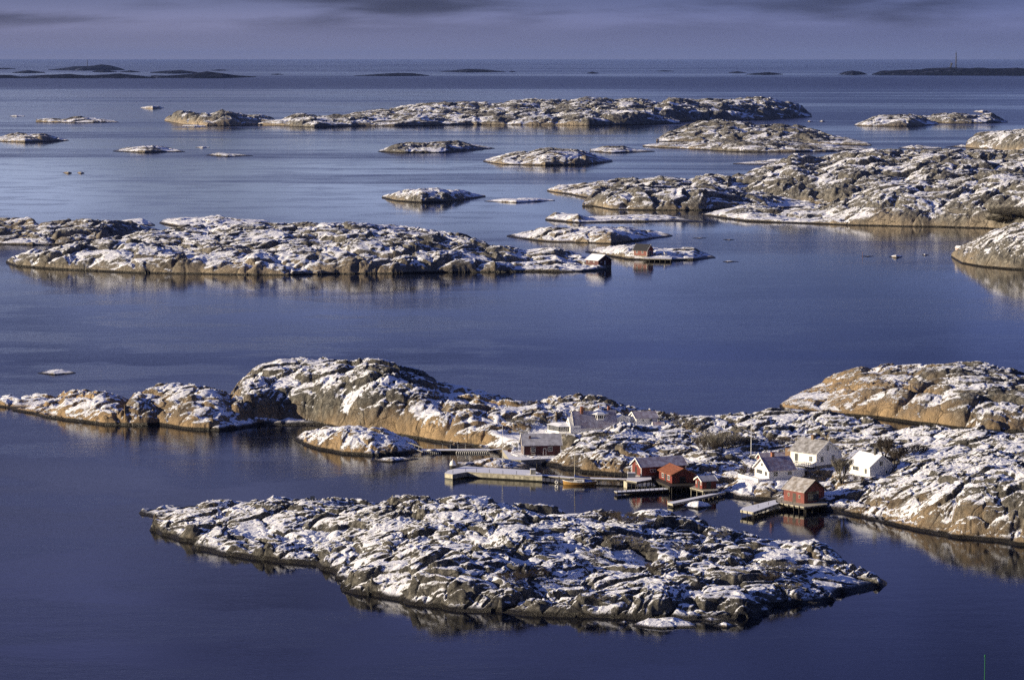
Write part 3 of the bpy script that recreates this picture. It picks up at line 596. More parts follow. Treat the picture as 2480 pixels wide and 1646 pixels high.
# ------------------------------------------------------------------ building materials
def paint(name, col, rough=0.6, frost=0.0, board=0.0, var=0.25, axis='z', snow=0.0, snowscale=1.2, metal=0.0, scale=1.0):
    m, nt, b = newmat(name)
    tcn = nn(nt, 'ShaderNodeTexCoord'); ob = tcn.outputs['Object']
    n = noise(nt, mapping(nt, ob, scale=(1.3*scale, 1.3*scale, 0.5*scale)), 1.5, 5, 0.65)
    dark = tuple(c*(1-var*1.6) for c in col); light = tuple(min(1, c*(1+var)) for c in col)
    c = mixc(nt, maprange(nt, n, 0.3, 0.7), dark, light)
    sx = nn(nt, 'ShaderNodeSeparateXYZ'); nt.links.new(ob, sx.inputs[0])
    if board:
        # vertical boards: thin gaps every `board` metres along both horizontal axes
        sm_ = mathn(nt, 'ADD', sx.outputs[0], sx.outputs[1]) if axis == 'z' else sx.outputs[2]
        fr = mathn(nt, 'FRACT', mathn(nt, 'DIVIDE', sm_, board))
        gap = maprange(nt, mathn(nt, 'ABSOLUTE', mathn(nt, 'SUBTRACT', fr, 0.5)), 0.40, 0.5)
        c = mixc(nt, mathn(nt, 'MULTIPLY', gap, 0.22 if min(col) > 0.5 else 0.5), c, tuple(x*0.3 for x in col))
        bp = nn(nt, 'ShaderNodeBump'); bp.inputs['Distance'].default_value = 0.002 if min(col) > 0.5 else 0.008
        nt.links.new(mathn(nt, 'SUBTRACT', 1.0, gap), bp.inputs['Height']); nt.links.new(bp.outputs[0], b.inputs['Normal'])
    if snow:
        n2 = noise(nt, ob, snowscale, 6, 0.72, 0.4)
        sf = maprange(nt, mathn(nt, 'ADD', n2, snow-0.5), 0.42, 0.62)
        g = nn(nt, 'ShaderNodeNewGeometry'); sz = nn(nt, 'ShaderNodeSeparateXYZ'); nt.links.new(g.outputs['Normal'], sz.inputs[0])
        sf = mathn(nt, 'MULTIPLY', sf, maprange(nt, sz.outputs[2], 0.45, 0.65))
        c = mixc(nt, sf, c, (0.84, 0.86, 0.92))
    if frost:
        n3 = noise(nt, ob, 0.9, 5, 0.6); fz = maprange(nt, n3, 0.3, 0.75, frost-0.22, min(1.0, frost+0.25))
        c = mixc(nt, fz, c, (0.80, 0.82, 0.90))
    nt.links.new(c, b.inputs['Base Color']); b.inputs['Roughness'].default_value = rough; b.inputs['Metallic'].default_value = metal
    return m
paint('red_boards', (0.165, 0.026, 0.019), board=0.16)
paint('maroon_boards', (0.075, 0.013, 0.015), board=0.16)
paint('white_boards', (0.80, 0.79, 0.76), board=0.16, var=0.05)
paint('white_paint', (0.80, 0.80, 0.77), var=0.04)
paint('grey_tile', (0.16, 0.15, 0.135), board=0.28, axis='x', frost=0.25)
paint('brown_tile', (0.20, 0.165, 0.12), board=0.28, axis='x', frost=0.28)
paint('red_tile', (0.20, 0.052, 0.045), board=0.26, axis='x', frost=0.42)
paint('maroon_tile', (0.13, 0.035, 0.045), board=0.3, axis='x', frost=0.50)
paint('orange_tile', (0.27, 0.095, 0.038), board=0.26, axis='x', snow=0.16, snowscale=1.5)
paint('black_tar', (0.022, 0.022, 0.026), snow=0.28, snowscale=1.6)
paint('snow_roof', (0.70, 0.72, 0.78), snow=0.8, snowscale=1.0, var=0.08)
paint('slate_snow', (0.22, 0.21, 0.22), board=0.3, axis='x', frost=0.45)
paint('brick', (0.34, 0.13, 0.065), board=0.12, axis='x', var=0.3)
paint('dark_brick', (0.06, 0.055, 0.05), var=0.3)
paint('brown_wood', (0.17, 0.095, 0.045), board=0.15)
paint('grey_wood', (0.21, 0.185, 0.145), board=0.0, var=0.35)
paint('pale_wood', (0.46, 0.43, 0.34), var=0.25)
paint('deck_snow', (0.42, 0.40, 0.34), snow=0.68, snowscale=1.8, var=0.15)
paint('dark_wood', (0.030, 0.026, 0.022), var=0.3)
paint('door_dark', (0.035, 0.026, 0.020), var=0.3)
paint('dark_shutter', (0.04, 0.045, 0.05), board=0.14)
paint('stone_base', (0.17, 0.155, 0.13), var=0.4)
paint('concrete', (0.40, 0.38, 0.30), var=0.35, scale=0.8)
paint('concrete_snow', (0.36, 0.34, 0.28), snow=0.80, snowscale=1.2, var=0.25)
paint('algae', (0.018, 0.020, 0.014), rough=0.35, var=0.4)
paint('black_rubber', (0.012, 0.012, 0.013), rough=0.7, var=0.2)
paint('white_metal', (0.82, 0.82, 0.80), rough=0.35, var=0.03)
paint('grey_metal', (0.25, 0.26, 0.27), rough=0.4, var=0.1, metal=0.6)
paint('navy_paint', (0.03, 0.04, 0.06), var=0.1)
paint('varnish', (0.50, 0.29, 0.09), rough=0.25, board=0.13, axis='x', var=0.12)
paint('blue_cloth', (0.018, 0.065, 0.33), rough=0.8, var=0.2)
paint('green_paint', (0.010, 0.12, 0.05), rough=0.5, var=0.1)
paint('orange_paint', (0.26, 0.12, 0.08), rough=0.5, var=0.1)
paint('pink_red', (0.50, 0.34, 0.32), rough=0.6, var=0.1)
paint('far_metal', (0.03, 0.03, 0.04), rough=0.7, var=0.1)
paint('bark', (0.075, 0.062, 0.048), var=0.4, rough=0.9)
paint('frost_twig', (0.20, 0.185, 0.155), var=0.35, rough=0.9)
paint('brown_twig', (0.075, 0.060, 0.048), var=0.4, rough=0.9)
paint('dark_needle', (0.030, 0.032, 0.020), var=0.4, rough=0.9)
m, nt, b = newmat('glass'); b.inputs['Base Color'].default_value = (0.02, 0.025, 0.035, 1); b.inputs['Roughness'].default_value = 0.05

# ------------------------------------------------------------------ mesh helpers
class MB:
    def __init__(s): s.v = []; s.f = []
    def box(s, x0, x1, y0, y1, z0, z1):
        n = len(s.v); s.v += [(x0, y0, z0), (x1, y0, z0), (x1, y1, z0), (x0, y1, z0), (x0, y0, z1), (x1, y0, z1), (x1, y1, z1), (x0, y1, z1)]
        s.f += [tuple(n+i for i in q) for q in ((3, 2, 1, 0), (4, 5, 6, 7), (0, 1, 5, 4), (1, 2, 6, 5), (2, 3, 7, 6), (3, 0, 4, 7))]; return s
    def poly(s, pts, z0, z1):
        """prism on a polygon (counter-clockwise)"""
        n = len(s.v); k = len(pts)
        s.v += [(p[0], p[1], z0) for p in pts]+[(p[0], p[1], z1) for p in pts]
        s.f.append(tuple(range(n+k-1, n-1, -1))); s.f.append(tuple(range(n+k, n+2*k)))
        for i in range(k): j = (i+1) % k; s.f.append((n+i, n+j, n+k+j, n+k+i))
        return s
    def hull8(s, pts):
        n = len(s.v); s.v += [tuple(p) for p in pts]
        s.f += [tuple(n+i for i in q) for q in ((3, 2, 1, 0), (4, 5, 6, 7), (0, 1, 5, 4), (1, 2, 6, 5), (2, 3, 7, 6), (3, 0, 4, 7))]; return s
    def bar(s, a, b, r0, r1=None, k=6, cap=True):
        r1 = r0 if r1 is None else r1
        a = Vector(a); b = Vector(b); d = (b-a)
        if d.length < 1e-6: return s
        d.normalize(); up = Vector((0, 0, 1)) if abs(d.z) < 0.9 else Vector((1, 0, 0))
        e = d.cross(up).normalized(); f = d.cross(e); n = len(s.v)
        for p, r in ((a, r0), (b, r1)):
            for i in range(k):
                t = 2*math.pi*i/k; q = p+e*math.cos(t)*r+f*math.sin(t)*r; s.v.append(tuple(q))
        for i in range(k): j = (i+1) % k; s.f.append((n+i, n+k+i, n+k+j, n+j))
        if cap: s.f.append(tuple(n+i for i in range(k))); s.f.append(tuple(n+k+i for i in range(k-1, -1, -1)))
        return s
    def lathe(s, prof, k=16, c=(0, 0)):
        n = len(s.v)
        for r, z in prof:
            for i in range(k): t = 2*math.pi*i/k; s.v.append((c[0]+r*math.cos(t), c[1]+r*math.sin(t), z))
        for j in range(len(prof)-1):
            for i in range(k): i2 = (i+1) % k; s.f.append((n+j*k+i, n+j*k+i2, n+(j+1)*k+i2, n+(j+1)*k+i))
        s.f.append(tuple(n+i for i in range(k-1, -1, -1))); s.f.append(tuple(n+(len(prof)-1)*k+i for i in range(k))); return s
    def torus(s, c, ax, R_, r_, k=14, l=6):
        ax = Vector(ax).normalized(); up = Vector((0, 0, 1)) if abs(ax.z) < .9 else Vector((1, 0, 0)); e = ax.cross(up).normalized(); f = ax.cross(e); n = len(s.v); c = Vector(c)
        for i in range(k):
            t = 2*math.pi*i/k; d = e*math.cos(t)+f*math.sin(t)
            for j in range(l): p = 2*math.pi*j/l; s.v.append(tuple(c+d*(R_+r_*math.cos(p))+ax*r_*math.sin(p)))
        for i in range(k):
            for j in range(l): s.f.append((n+i*l+j, n+((i+1) % k)*l+j, n+((i+1) % k)*l+(j+1) % l, n+i*l+(j+1) % l))
        return s
    def build(s, name, mat, parent=None, loc=None, smooth=False, label=None):
        me = bpy.data.meshes.new(name); me.from_pydata(s.v, [], s.f); me.update()
        bm = bmesh.new(); bm.from_mesh(me); bmesh.ops.recalc_face_normals(bm, faces=bm.faces); bm.to_mesh(me); bm.free()
        if smooth: me.polygons.foreach_set('use_smooth', [True]*len(me.polygons))
        me.materials.append(MAT[mat]); o = bpy.data.objects.new(name, me); COL.objects.link(o)
        if parent is not None: o.parent = parent
        if loc is not None: o.location = loc
        if label: o['label'] = label
        return o
def thing(name, label, cat, loc=(0, 0, 0), rz=0.0, group=None):
    o = bpy.data.objects.new(name, None); COL.objects.link(o); o.location = loc; o.rotation_euler = (0, 0, rz); o.empty_display_size = 0.3
    o['label'] = label; o['category'] = cat
    if group: o['group'] = group
    return o
def tag(o, label, cat, group=None):
    o['label'] = label; o['category'] = cat
    if group: o['group'] = group
    return o
def copy_part(src, parent, loc, name=None):
    c = src.copy(); COL.objects.link(c); c.parent = parent; c.location = loc; return c
def yaw(u, a): return R(a)-math.atan((u-CX)/F)

def window(parent, face, s_, z, w, h, cols=2, rows=2, frame='white_paint', pane='glass', fw=0.07):
    """face 'R' = wall along +X facing -Y, 'L' = wall along +Y facing -X"""
    mb = MB(); t0, t1 = -0.055, 0.0
    def bx(m, a, b, c, d, y0, y1):
        if face == 'R': m.box(a, b, y0, y1, c, d)
        else: m.box(y0, y1, a, b, c, d)
    a, b, c, d = s_-w/2, s_+w/2, z-h/2, z+h/2
    bx(mb, a-fw, a, c-fw, d+fw, t0, 0.0); bx(mb, b, b+fw, c-fw, d+fw, t0, 0.0)
    bx(mb, a, b, c-fw, c, t0, 0.0); bx(mb, a, b, d, d+fw, t0, 0.0)
    bw = 0.045
    for i in range(1, cols): x = a+(b-a)*i/cols; bx(mb, x-bw/2, x+bw/2, c, d, t0+0.008, 0.0)
    for i in range(1, rows): y = c+(d-c)*i/rows; bx(mb, a, b, y-bw*0.35, y+bw*0.35, t0+0.014, 0.0)
    f = mb.build('window', frame, parent)
    p = MB(); bx(p, a, b, c, d, -0.018, 0.01); p.build('pane', pane, f)
    return f
def door(parent, face, s_, z0, w, h, mat='door_dark', frame=None, name='door'):
    p = MB()
    def bx(m, a, b, c, d, y0, y1):
        if face == 'R': m.box(a, b, y0, y1, c, d)
        else: m.box(y0, y1, a, b, c, d)
    bx(p, s_-w/2, s_+w/2, z0, z0+h, -0.03, 0.0); o = p.build(name, mat, parent)
    if frame:
        q = MB(); bx(q, s_-w/2-0.1, s_-w/2, z0, z0+h+0.1, -0.05, 0.0); bx(q, s_+w/2, s_+w/2+0.1, z0, z0+h+0.1, -0.05, 0.0); bx(q, s_-w/2, s_+w/2, z0+h, z0+h+0.1, -0.05, 0.0)
        q.build('frame', frame, o)
    return o
def house(name, label, cat, u, v, z, a, Lx, Ly, wh, rise, gable, wall, roof, trim='white_paint', over=0.3, base=None, base_h=0.0, corner=True, barge=True, down=1.0, group=None, gmat=None):
    """near bottom corner at photograph point (u, v), height z; right-hand wall runs along local +X at angle a"""
    p = XYZ(u, v, z); t = thing(name, label, cat, p, yaw(u, a), group)
    w = MB(); n = 0
    if gable == 'R': # ridge runs along Y, gable on the right-hand wall
        prof = [(0, 0), (Lx, 0), (Lx, wh), (Lx/2, wh+rise), (0, wh)]
        w.v = [(x, 0, zz) for x, zz in prof]+[(x, Ly, zz) for x, zz in prof]
    else:
        prof = [(0, 0), (Ly, 0), (Ly, wh), (Ly/2, wh+rise), (0, wh)]
        w.v = [(0, y, zz) for y, zz in prof]+[(Lx, y, zz) for y, zz in prof]
    w.f = [(4, 3, 2, 1, 0), (5, 6, 7, 8, 9)]+[(i, (i+1) % 5, 5+(i+1) % 5, 5+i) for i in range(5)]
    w.build('wall', wall, t)
    # stone or timber footing below the wall, sunk into the rock
    bs = MB(); e = 0.04 if base else -0.05
    if down > 0:
        bs.box(-e, Lx+e, -e, Ly+e, -max(base_h, 0)-down, -0.004 if not base else -0.004); bs.build('footing', base or 'stone_base', t)
    th = 0.13; sp = Lx if gable == 'R' else Ly; ln = Ly if gable == 'R' else Lx
    k = rise/(sp/2); o = over
    def rp(c, l, zz): return (c, l, zz) if gable == 'R' else (l, c, zz)
    r = MB(); zt = wh+rise+0.02
    for sg in (-1, 1):
        ce = sp/2+sg*(sp/2+o); ze = zt-k*(sp/2+o)
        pts = [rp(sp/2, -o, zt), rp(ce, -o, ze), rp(ce, ln+o, ze), rp(sp/2, ln+o, zt)]
        r.hull8(pts+[(q[0], q[1], q[2]+th) for q in pts])
    ro = r.build('roof', roof, t)
    if barge:
        bt = 0.05
        for l in (-o-bt, ln+o):
            for sg in (-1, 1):
                ce = sp/2+sg*(sp/2+o+0.03); ze = zt-k*(sp/2+o+0.03)
                a0 = [rp(sp/2, l, zt-0.12), rp(ce, l, ze-0.12), rp(ce, l+bt, ze-0.12), rp(sp/2, l+bt, zt-0.12)]
                MB().hull8(a0+[(q[0], q[1], q[2]+0.29) for q in a0]).build('barge_board', trim, ro)
    if corner:
        cw = 0.13; pr = 0.03
        for (x, y) in ((0, 0), (Lx, 0), (0, Ly)):
            x0 = x-pr if x == 0 else x-cw; x1 = x+cw if x == 0 else x+pr; y0 = y-pr if y == 0 else y-cw; y1 = y+cw if y == 0 else y+pr
            MB().box(x0, x1, y0, y1, 0.02, wh-0.03).build('corner_board', trim, t)
    return t, ro
def chimney(roof, x, y, z0, z1, w=0.6, mat='brick', cap=True):
    c = MB().box(x-w/2, x+w/2, y-w/2, y+w/2, z0, z1)
    if cap: c.box(x-w/2-0.06, x+w/2+0.06, y-w/2-0.06, y+w/2+0.06, z1+0.003, z1+0.12)
    return c.build('chimney', mat, roof)

# ------------------------------------------------------------------ houses of the village
# red boathouse with the big barn window
t, r = house('boathouse', 'red boathouse with worn grey shingle roof on the jetty in front', 'boathouse', 1947.5, 1219, 1.25, 44, 5.6, 5.9, 2.45, 2.0, 'R', 'red_boards', 'brown_tile', trim='dark_wood', corner=False, over=0.35, down=0.0)
window(t, 'R', 2.5, 1.28, 2.9, 1.75, cols=6, rows=2, pane='glass', frame='grey_wood')
door(t, 'L', 2.85, 0.02, 0.95, 1.75, 'door_dark')
window(t, 'L', 1.35, 1.25, 0.32, 0.55, cols=1, rows=2, frame='pale_wood'); window(t, 'L', 4.45, 1.35, 0.32, 0.55, cols=1, rows=2, frame='pale_wood')
# large white farmhouse
t, r = house('white_house', 'large white wooden house with grey snow-dusted roof and railed veranda', 'house', 1977, 1128, 4.9, 47, 6.9, 7.4, 2.65, 2.25, 'R', 'white_boards', 'grey_tile', over=0.4, base='stone_base', base_h=0.9)
for s_, z, w_, h_ in ((1.7, 1.25, 0.85, 1.15), (5.1, 1.25, 0.85, 1.15)): window(t, 'R', s_, z, w_, h_, 2, 3)
window(t, 'R', 3.45, 3.5, 0.75, 1.05, 2, 3)
window(t, 'L', 1.6, 1.35, 0.8, 1.0, 2, 3); door(t, 'L', 5.7, 0.02, 0.95, 2.05, 'dark_shutter', 'white_paint')
chimney(r, 3.45, 4.2, 4.6, 5.75, 0.65, 'brown_wood')
vr = MB().box(-1.5, -0.05, 0.2, 7.0, -0.25, -0.08); dk = vr.build('veranda', 'deck_snow', t)
rl = MB(); rl.box(-1.5, -1.44, 0.2, 7.0, 0.72, 0.80); rl.box(-1.5, -1.44, 0.2, 7.0, 0.30, 0.36)
for i in range(12): y = 0.22+i*0.612; rl.box(-1.5, -1.44, y, y+0.07, -0.08, 0.715); rl.bar((-1.47, y, 0.0), (-1.47, min(7.0, y+0.6), 0.7), 0.025, k=4)
rl.build('railing', 'white_paint', dk)
lt = MB().box(0.0, 2.2, 7.45, 9.0, -0.6, 2.9); lt.build('lean_to', 'brown_wood', t)
an = MB().box(6.95, 8.6, 0.8, 4.4, -0.5, 2.1); an.build('annex', 'white_boards', t); MB().box(6.96, 8.8, 0.7, 4.5, 2.11, 2.24).build('annex_roof', 'snow_roof', t)
# small white house with lilac tile roof
t, r = house('white_cottage', 'white cottage with lilac tiled roof and brick chimney behind a white terrace wall', 'house', 1862.5, 1163, 2.75, 29, 6.1, 6.1, 2.15, 2.15, 'L', 'white_boards', 'red_tile', over=0.4, base='stone_base', base_h=0.35)
window(t, 'L', 4.1, 1.35, 2.4, 0.8, 5, 1); window(t, 'L', 1.3, 1.25, 0.9, 0.85, 2, 1); window(t, 'L', 3.05, 2.95, 0.8, 0.6, 2, 2)
window(t, 'R', 1.55, 1.25, 0.95, 0.9, 2, 2); window(t, 'R', 4.9, 1.25, 0.95, 0.7, 2, 2)
chimney(r, 2.6, 3.3, 4.1, 5.2, 0.6)
MB().box(6.15, 8.6, 0.3, 3.6, -0.4, 1.75).build('annex', 'white_boards', t); MB().box(6.15, 8.75, 0.2, 3.75, 1.76, 1.88).build('annex_roof', 'snow_roof', t)
te = MB().box(-2.6, 1.5, -0.16, -0.10, -0.4, 0.45).box(-2.66, -2.60, -0.16, 8.6, -0.4, 0.5); te.build('terrace_wall', 'white_paint', t); MB().box(-2.59, -0.05, -0.09, 8.6, -0.4, -0.05).build('terrace', 'deck_snow', t)
# outbuilding behind it
t, r = house('outbuilding', 'small red tiled outbuilding showing its orange gable behind the white cottage', 'outbuilding', 1846, 1133, 3.6, 20, 5.6, 3.2, 1.9, 1.0, 'L', 'red_boards', 'maroon_tile', over=0.3)
# right-hand white house, roof under full snow
t, r = house('white_house', 'white house under a fully snow-covered roof with black chimney', 'house', 2106.5, 1156, 4.0, 36, 5.6, 7.2, 2.3, 2.05, 'R', 'white_boards', 'snow_roof', over=0.4, base='stone_base')
window(t, 'L', 4.9, 1.35, 2.0, 0.8, 4, 1); window(t, 'L', 1.4, 1.15, 0.75, 1.0, 2, 1); window(t, 'R', 2.8, 2.75, 0.8, 0.85, 2, 2); window(t, 'R', 4.2, 0.9, 0.4, 0.5, 1, 1)
chimney(r, 2.8, 1.9, 4.2, 5.6, 0.6, 'dark_brick'); MB().box(5.64, 6.8, 1.2, 2.6, -0.4, 1.3).build('annex', 'navy_paint', t)
# long red storehouse
t, r = house('storehouse', 'long red storehouse with lilac frosted roof above the walkways', 'storehouse', 1553, 1152, 2.0, 24, 10.4, 4.9, 1.95, 1.45, 'L', 'red_boards', 'maroon_tile', over=0.35)
window(t, 'R', 2.7, 1.0, 1.2, 0.5, 2, 1, pane='glass'); door(t, 'L', 2.7, 0.02, 1.0, 1.6, 'door_dark'); window(t, 'L', 2.5, 2.45, 0.5, 0.5, 1, 1)
# orange-roofed boathouse
t, r = house('boathouse', 'red boathouse with bare orange tile roof on stilts over the water', 'boathouse', 1627.5, 1170, 1.55, 20, 5.0, 8.0, 1.75, 1.2, 'R', 'red_boards', 'orange_tile', over=0.3, down=0.0, trim='orange_tile', corner=False)
door(t, 'R', 2.35, 0.02, 1.35, 1.35, 'black_rubber')
window(t, 'L', 2.0, 0.95, 1.2, 0.85, 2, 2); window(t, 'L', 5.6, 0.95, 1.1, 0.8, 2, 2); door(t, 'L', 3.9, 0.02, 0.9, 1.6, 'dark_shutter')
MB().box(5.05, 6.6, 0.3, 4.6, -0.1, 1.1).build('lean_to', 'maroon_boards', t)
# small red shed
t, r = house('shed', 'small red shed with white-edged snowy roof on a little platform', 'shed', 1700.5, 1184, 1.45, 25, 3.2, 3.3, 1.65, 0.75, 'L', 'red_boards', 'slate_snow', over=0.28, down=0.0, corner=False)
door(t, 'L', 1.65, 0.02, 0.85, 1.45, 'dark_shutter'); window(t, 'L', 0.5, 1.1, 0.3, 0.5, 1, 2); window(t, 'L', 2.8, 1.1, 0.3, 0.5, 1, 2); door(t, 'R', 1.5, 0.02, 1.0, 1.45, 'dark_shutter')
# dark red quay house
t, r = house('quay_house', 'dark red quay house with long lilac roof on the concrete quay', 'house', 1268, 1103, 1.25, 6, 8.4, 5.6, 2.45, 2.0, 'L', 'maroon_boards', 'slate_snow', over=0.35, down=0.5)
window(t, 'R', 2.15, 1.3, 0.85, 1.0, 3, 2); door(t, 'R', 4.75, 0.02, 0.5, 1.5, 'maroon_boards', 'white_paint'); window(t, 'R', 6.0, 1.45, 0.9, 0.9, 3, 2)
door(t, 'L', 1.2, 0.02, 0.75, 1.9, 'grey_wood', 'white_paint'); door(t, 'L', 3.6, 0.02, 0.8, 1.9, 'grey_wood', 'white_paint'); window(t, 'L', 2.8, 3.2, 0.5, 0.6, 2, 2)
chimney(r, 1.6, 1.6, 3.6, 4.25, 0.35, 'maroon_boards', cap=False)
# villa: gabled front, long wing, glazed veranda, lookout tower
t, r = house('villa', 'big white villa with dark snow-dusted roof, glazed veranda and lookout tower', 'house', 1393, 1048, 3.9, 14, 9.8, 4.0, 1.5, 3.2, 'L', 'white_boards', 'maroon_tile', over=0.35, down=1.0, corner=False)
p0 = XYZ(1393, 1050, 3.7)
g = MB() # front gable block projecting to the left
g.v = [(-1.2, -0.3, 0), (-1.2, 4.6, 0), (-1.2, 4.6, 1.4), (-1.2, 2.1, 3.5), (-1.2, -0.3, 1.4), (1.2, -0.3, 0), (1.2, 4.6, 0), (1.2, 4.6, 1.4), (1.2, 2.1, 3.5), (1.2, -0.3, 1.4)]
g.f = [(4, 3, 2, 1, 0), (5, 6, 7, 8, 9)]+[(i, (i+1) % 5, 5+(i+1) % 5, 5+i) for i in range(5)]
go = g.build('gable', 'white_boards', t)
for y in (0.6, 1.35):
    f = MB().box(-1.27, -1.203, y-0.3, y+0.3, 0.35, 1.15).build('window', 'white_paint', go); MB().box(-1.29, -1.272, y-0.22, y+0.22, 0.43, 1.07).build('pane', 'glass', f)
f = MB().box(-1.27, -1.203, 1.75, 2.45, 2.0, 2.7).build('window', 'white_paint', go); MB().box(-1.29, -1.272, 1.85, 2.35, 2.08, 2.62).build('pane', 'glass', f)
vg = MB()
vg.poly([(-3.6, 1.0), (-1.25, 0.4), (-1.25, 5.8), (-5.2, 5.8), (-5.2, 4.0)], -0.4, 0.35); vo_ = vg.build('veranda', 'white_paint', t)
gl = MB().poly([(-3.52, 1.12), (-1.3, 0.5), (-1.3, 5.7), (-5.1, 5.7), (-5.1, 4.1)], 0.354, 1.45); gl.build('glazing', 'glass', vo_)
ring = [(-1.3, 0.42), (-3.6, 1.02), (-5.2, 4.02), (-5.2, 5.75)]
for (ax_, ay_), (bx_, by_) in zip(ring[:-1], ring[1:]):
    n_ = max(2, int(math.hypot(bx_-ax_, by_-ay_)/0.4))
    for i in range(n_+1): x = ax_+(bx_-ax_)*i/n_; y = ay_+(by_-ay_)*i/n_; MB().box(x-0.045, x+0.045, y-0.045, y+0.045, 0.36, 1.45).build('mullion', 'white_paint', vo_)
MB().hull8([(-3.8, 0.8, 1.46), (-1.0, 0.2, 1.46), (-1.0, 6.0, 1.46), (-5.4, 6.0, 1.46), (-2.6, 2.0, 1.95), (-1.0, 1.6, 1.95), (-1.0, 5.4, 1.95), (-3.6, 5.4, 1.95)]).build('veranda_roof', 'snow_roof', vo_)
chimney(r, 2.0, 1.7, 4.2, 5.7, 0.55, 'brick'); 
tw = MB(); oc = [(6.2+1.9*math.cos(R(22.5+45*i)), 2.4+1.9*math.sin(R(22.5+45*i))) for i in range(8)]
tw.poly(oc, 2.6, 4.05); two = tw.build('tower', 'white_boards', t)
for i in range(8):
    a_, b_ = Vector((*oc[i], 0)), Vector((*oc[(i+1) % 8], 0)); d_ = (b_-a_); nrm = Vector((d_.y, -d_.x, 0)).normalized()
    for f0 in (0.10, 0.40, 0.70):
        q0 = a_+d_*f0+nrm*0.02; q1 = a_+d_*(f0+0.22)+nrm*0.02; q2 = q1-nrm*0.04; q3 = q0-nrm*0.04
        MB().hull8([(*q.xy, 3.1) for q in (q0, q1, q2, q3)]+[(*q.xy, 3.85) for q in (q0, q1, q2, q3)]).build('window', 'glass', two)
rf = MB(); oc2 = [(6.2+2.35*math.cos(R(22.5+45*i)), 2.4+2.35*math.sin(R(22.5+45*i))) for i in range(8)]
rf.v = [(x, y, 4.06) for x, y in oc2]+[(x, y, 4.2) for x, y in oc2]+[(6.2, 2.4, 5.4)]
rf.f = [tuple(range(7, -1, -1))]+[(i, (i+1) % 8, 8+(i+1) % 8, 8+i) for i in range(8)]+[(8+i, 8+(i+1) % 8, 16) for i in range(8)]
rfo = rf.build('tower_roof', 'snow_roof', two); MB().bar((6.2, 2.4, 5.3), (6.2, 2.4, 5.95), 0.12, 0.05).build('finial', 'brick', two)
# wing and the white house beside it
t, r = house('white_house', 'low white house with plain lilac roof beside the villa', 'house', 1541, 1030, 5.3, 20, 5.2, 4.4, 1.75, 1.1, 'L', 'white_boards', 'maroon_tile', over=0.35, down=1.0, corner=False)
window(t, 'R', 1.7, 1.1, 0.35, 0.35, 1, 1); window(t, 'R', 3.6, 1.15, 0.6, 0.5, 2, 1); window(t, 'L', 1.6, 0.8, 0.6, 0.5, 1, 1)
t, r = house('house_wing', 'white link building with snowy roof between the villa and the low white house', 'house', 1491, 1033, 4.9, 12, 3.2, 3.4, 1.7, 0.95, 'R', 'white_boards', 'snow_roof', over=0.25, down=1.0, corner=False)
window(t, 'R', 1.7, 1.0, 0.7, 0.9, 2, 2)
chimney(r, -1.0, 3.0, 1.6, 4.3, 0.55, 'brick')
t, r = house('garden_shed', 'tiny red tiled shed right of the low white house', 'shed', 1583, 1033, 5.2, 10, 2.4, 1.6, 0.4, 0.5, 'L', 'white_boards', 'red_tile', over=0.15, corner=False)
fe = thing('garden_fence', 'short white paling fence left of the villa veranda', 'fence', XYZ(1258, 1050, 2.9), yaw(1258, 5))
fm = MB().box(0, 0.09, 0, 0.04, 0, 0.85).build('paling', 'pale_wood', fe)
for i in range(1, 12): copy_part(fm, fe, (i*0.17, 0, 0))
MB().box(0, 1.95, 0.045, 0.08, 0.55, 0.63).build('rail', 'pale_wood', fe); MB().box(-0.08, 0.0, -0.02, 0.08, -0.5, 1.1).build('post', 'pale_wood', fe)

# cabins farther out
def gz(store, u, v, z):
    p = XYZ(u, v, z); return p
t, r = house('cabin', 'bright red cabin with black roof and white corner boards on a small islet', 'cabin', 1567, 619.5, 1.9, 52, 4.4, 7.6, 2.5, 2.4, 'R', 'red_boards', 'black_tar', over=0.4, down=1.5)
window(t, 'L', 2.6, 1.5, 0.9, 1.1, 2, 2); window(t, 'L', 5.8, 1.5, 0.9, 1.1, 2, 2); door(t, 'R', 2.2, 0.02, 1.6, 1.9, 'black_rubber', 'white_paint')
t, r = house('boathouse', 'dark red boathouse with snowy roof at the tip of the long island', 'boathouse', 1449, 643, 1.4, 38, 7.2, 8.6, 2.2, 2.2, 'R', 'maroon_boards', 'snow_roof', over=0.4, down=2.0, corner=False, barge=True)
door(t, 'R', 3.6, 0.2, 0.7, 1.7, 'white_paint'); window(t, 'R', 1.6, 1.3, 0.6, 0.6, 2, 2); window(t, 'L', 3, 1.3, 0.6, 0.5, 2, 1); window(t, 'L', 6.5, 1.3, 0.6, 0.5, 2, 1)
t, r = house('hut', 'pale pink hut perched on the left tip of the tan headland', 'hut', 2324, 613, 2.2, 60, 1.6, 2.2, 2.4, 0.7, 'R', 'pink_red', 'snow_roof', over=0.15, down=3.0, corner=True)
t, r = house('outhouse', 'tiny white outhouse on the deck right of the bright red cabin', 'outhouse', 1610, 621.5, 1.5, 30, 1.1, 1.2, 1.5, 0.5, 'L', 'white_boards', 'snow_roof', over=0.12, down=0.3, corner=False)

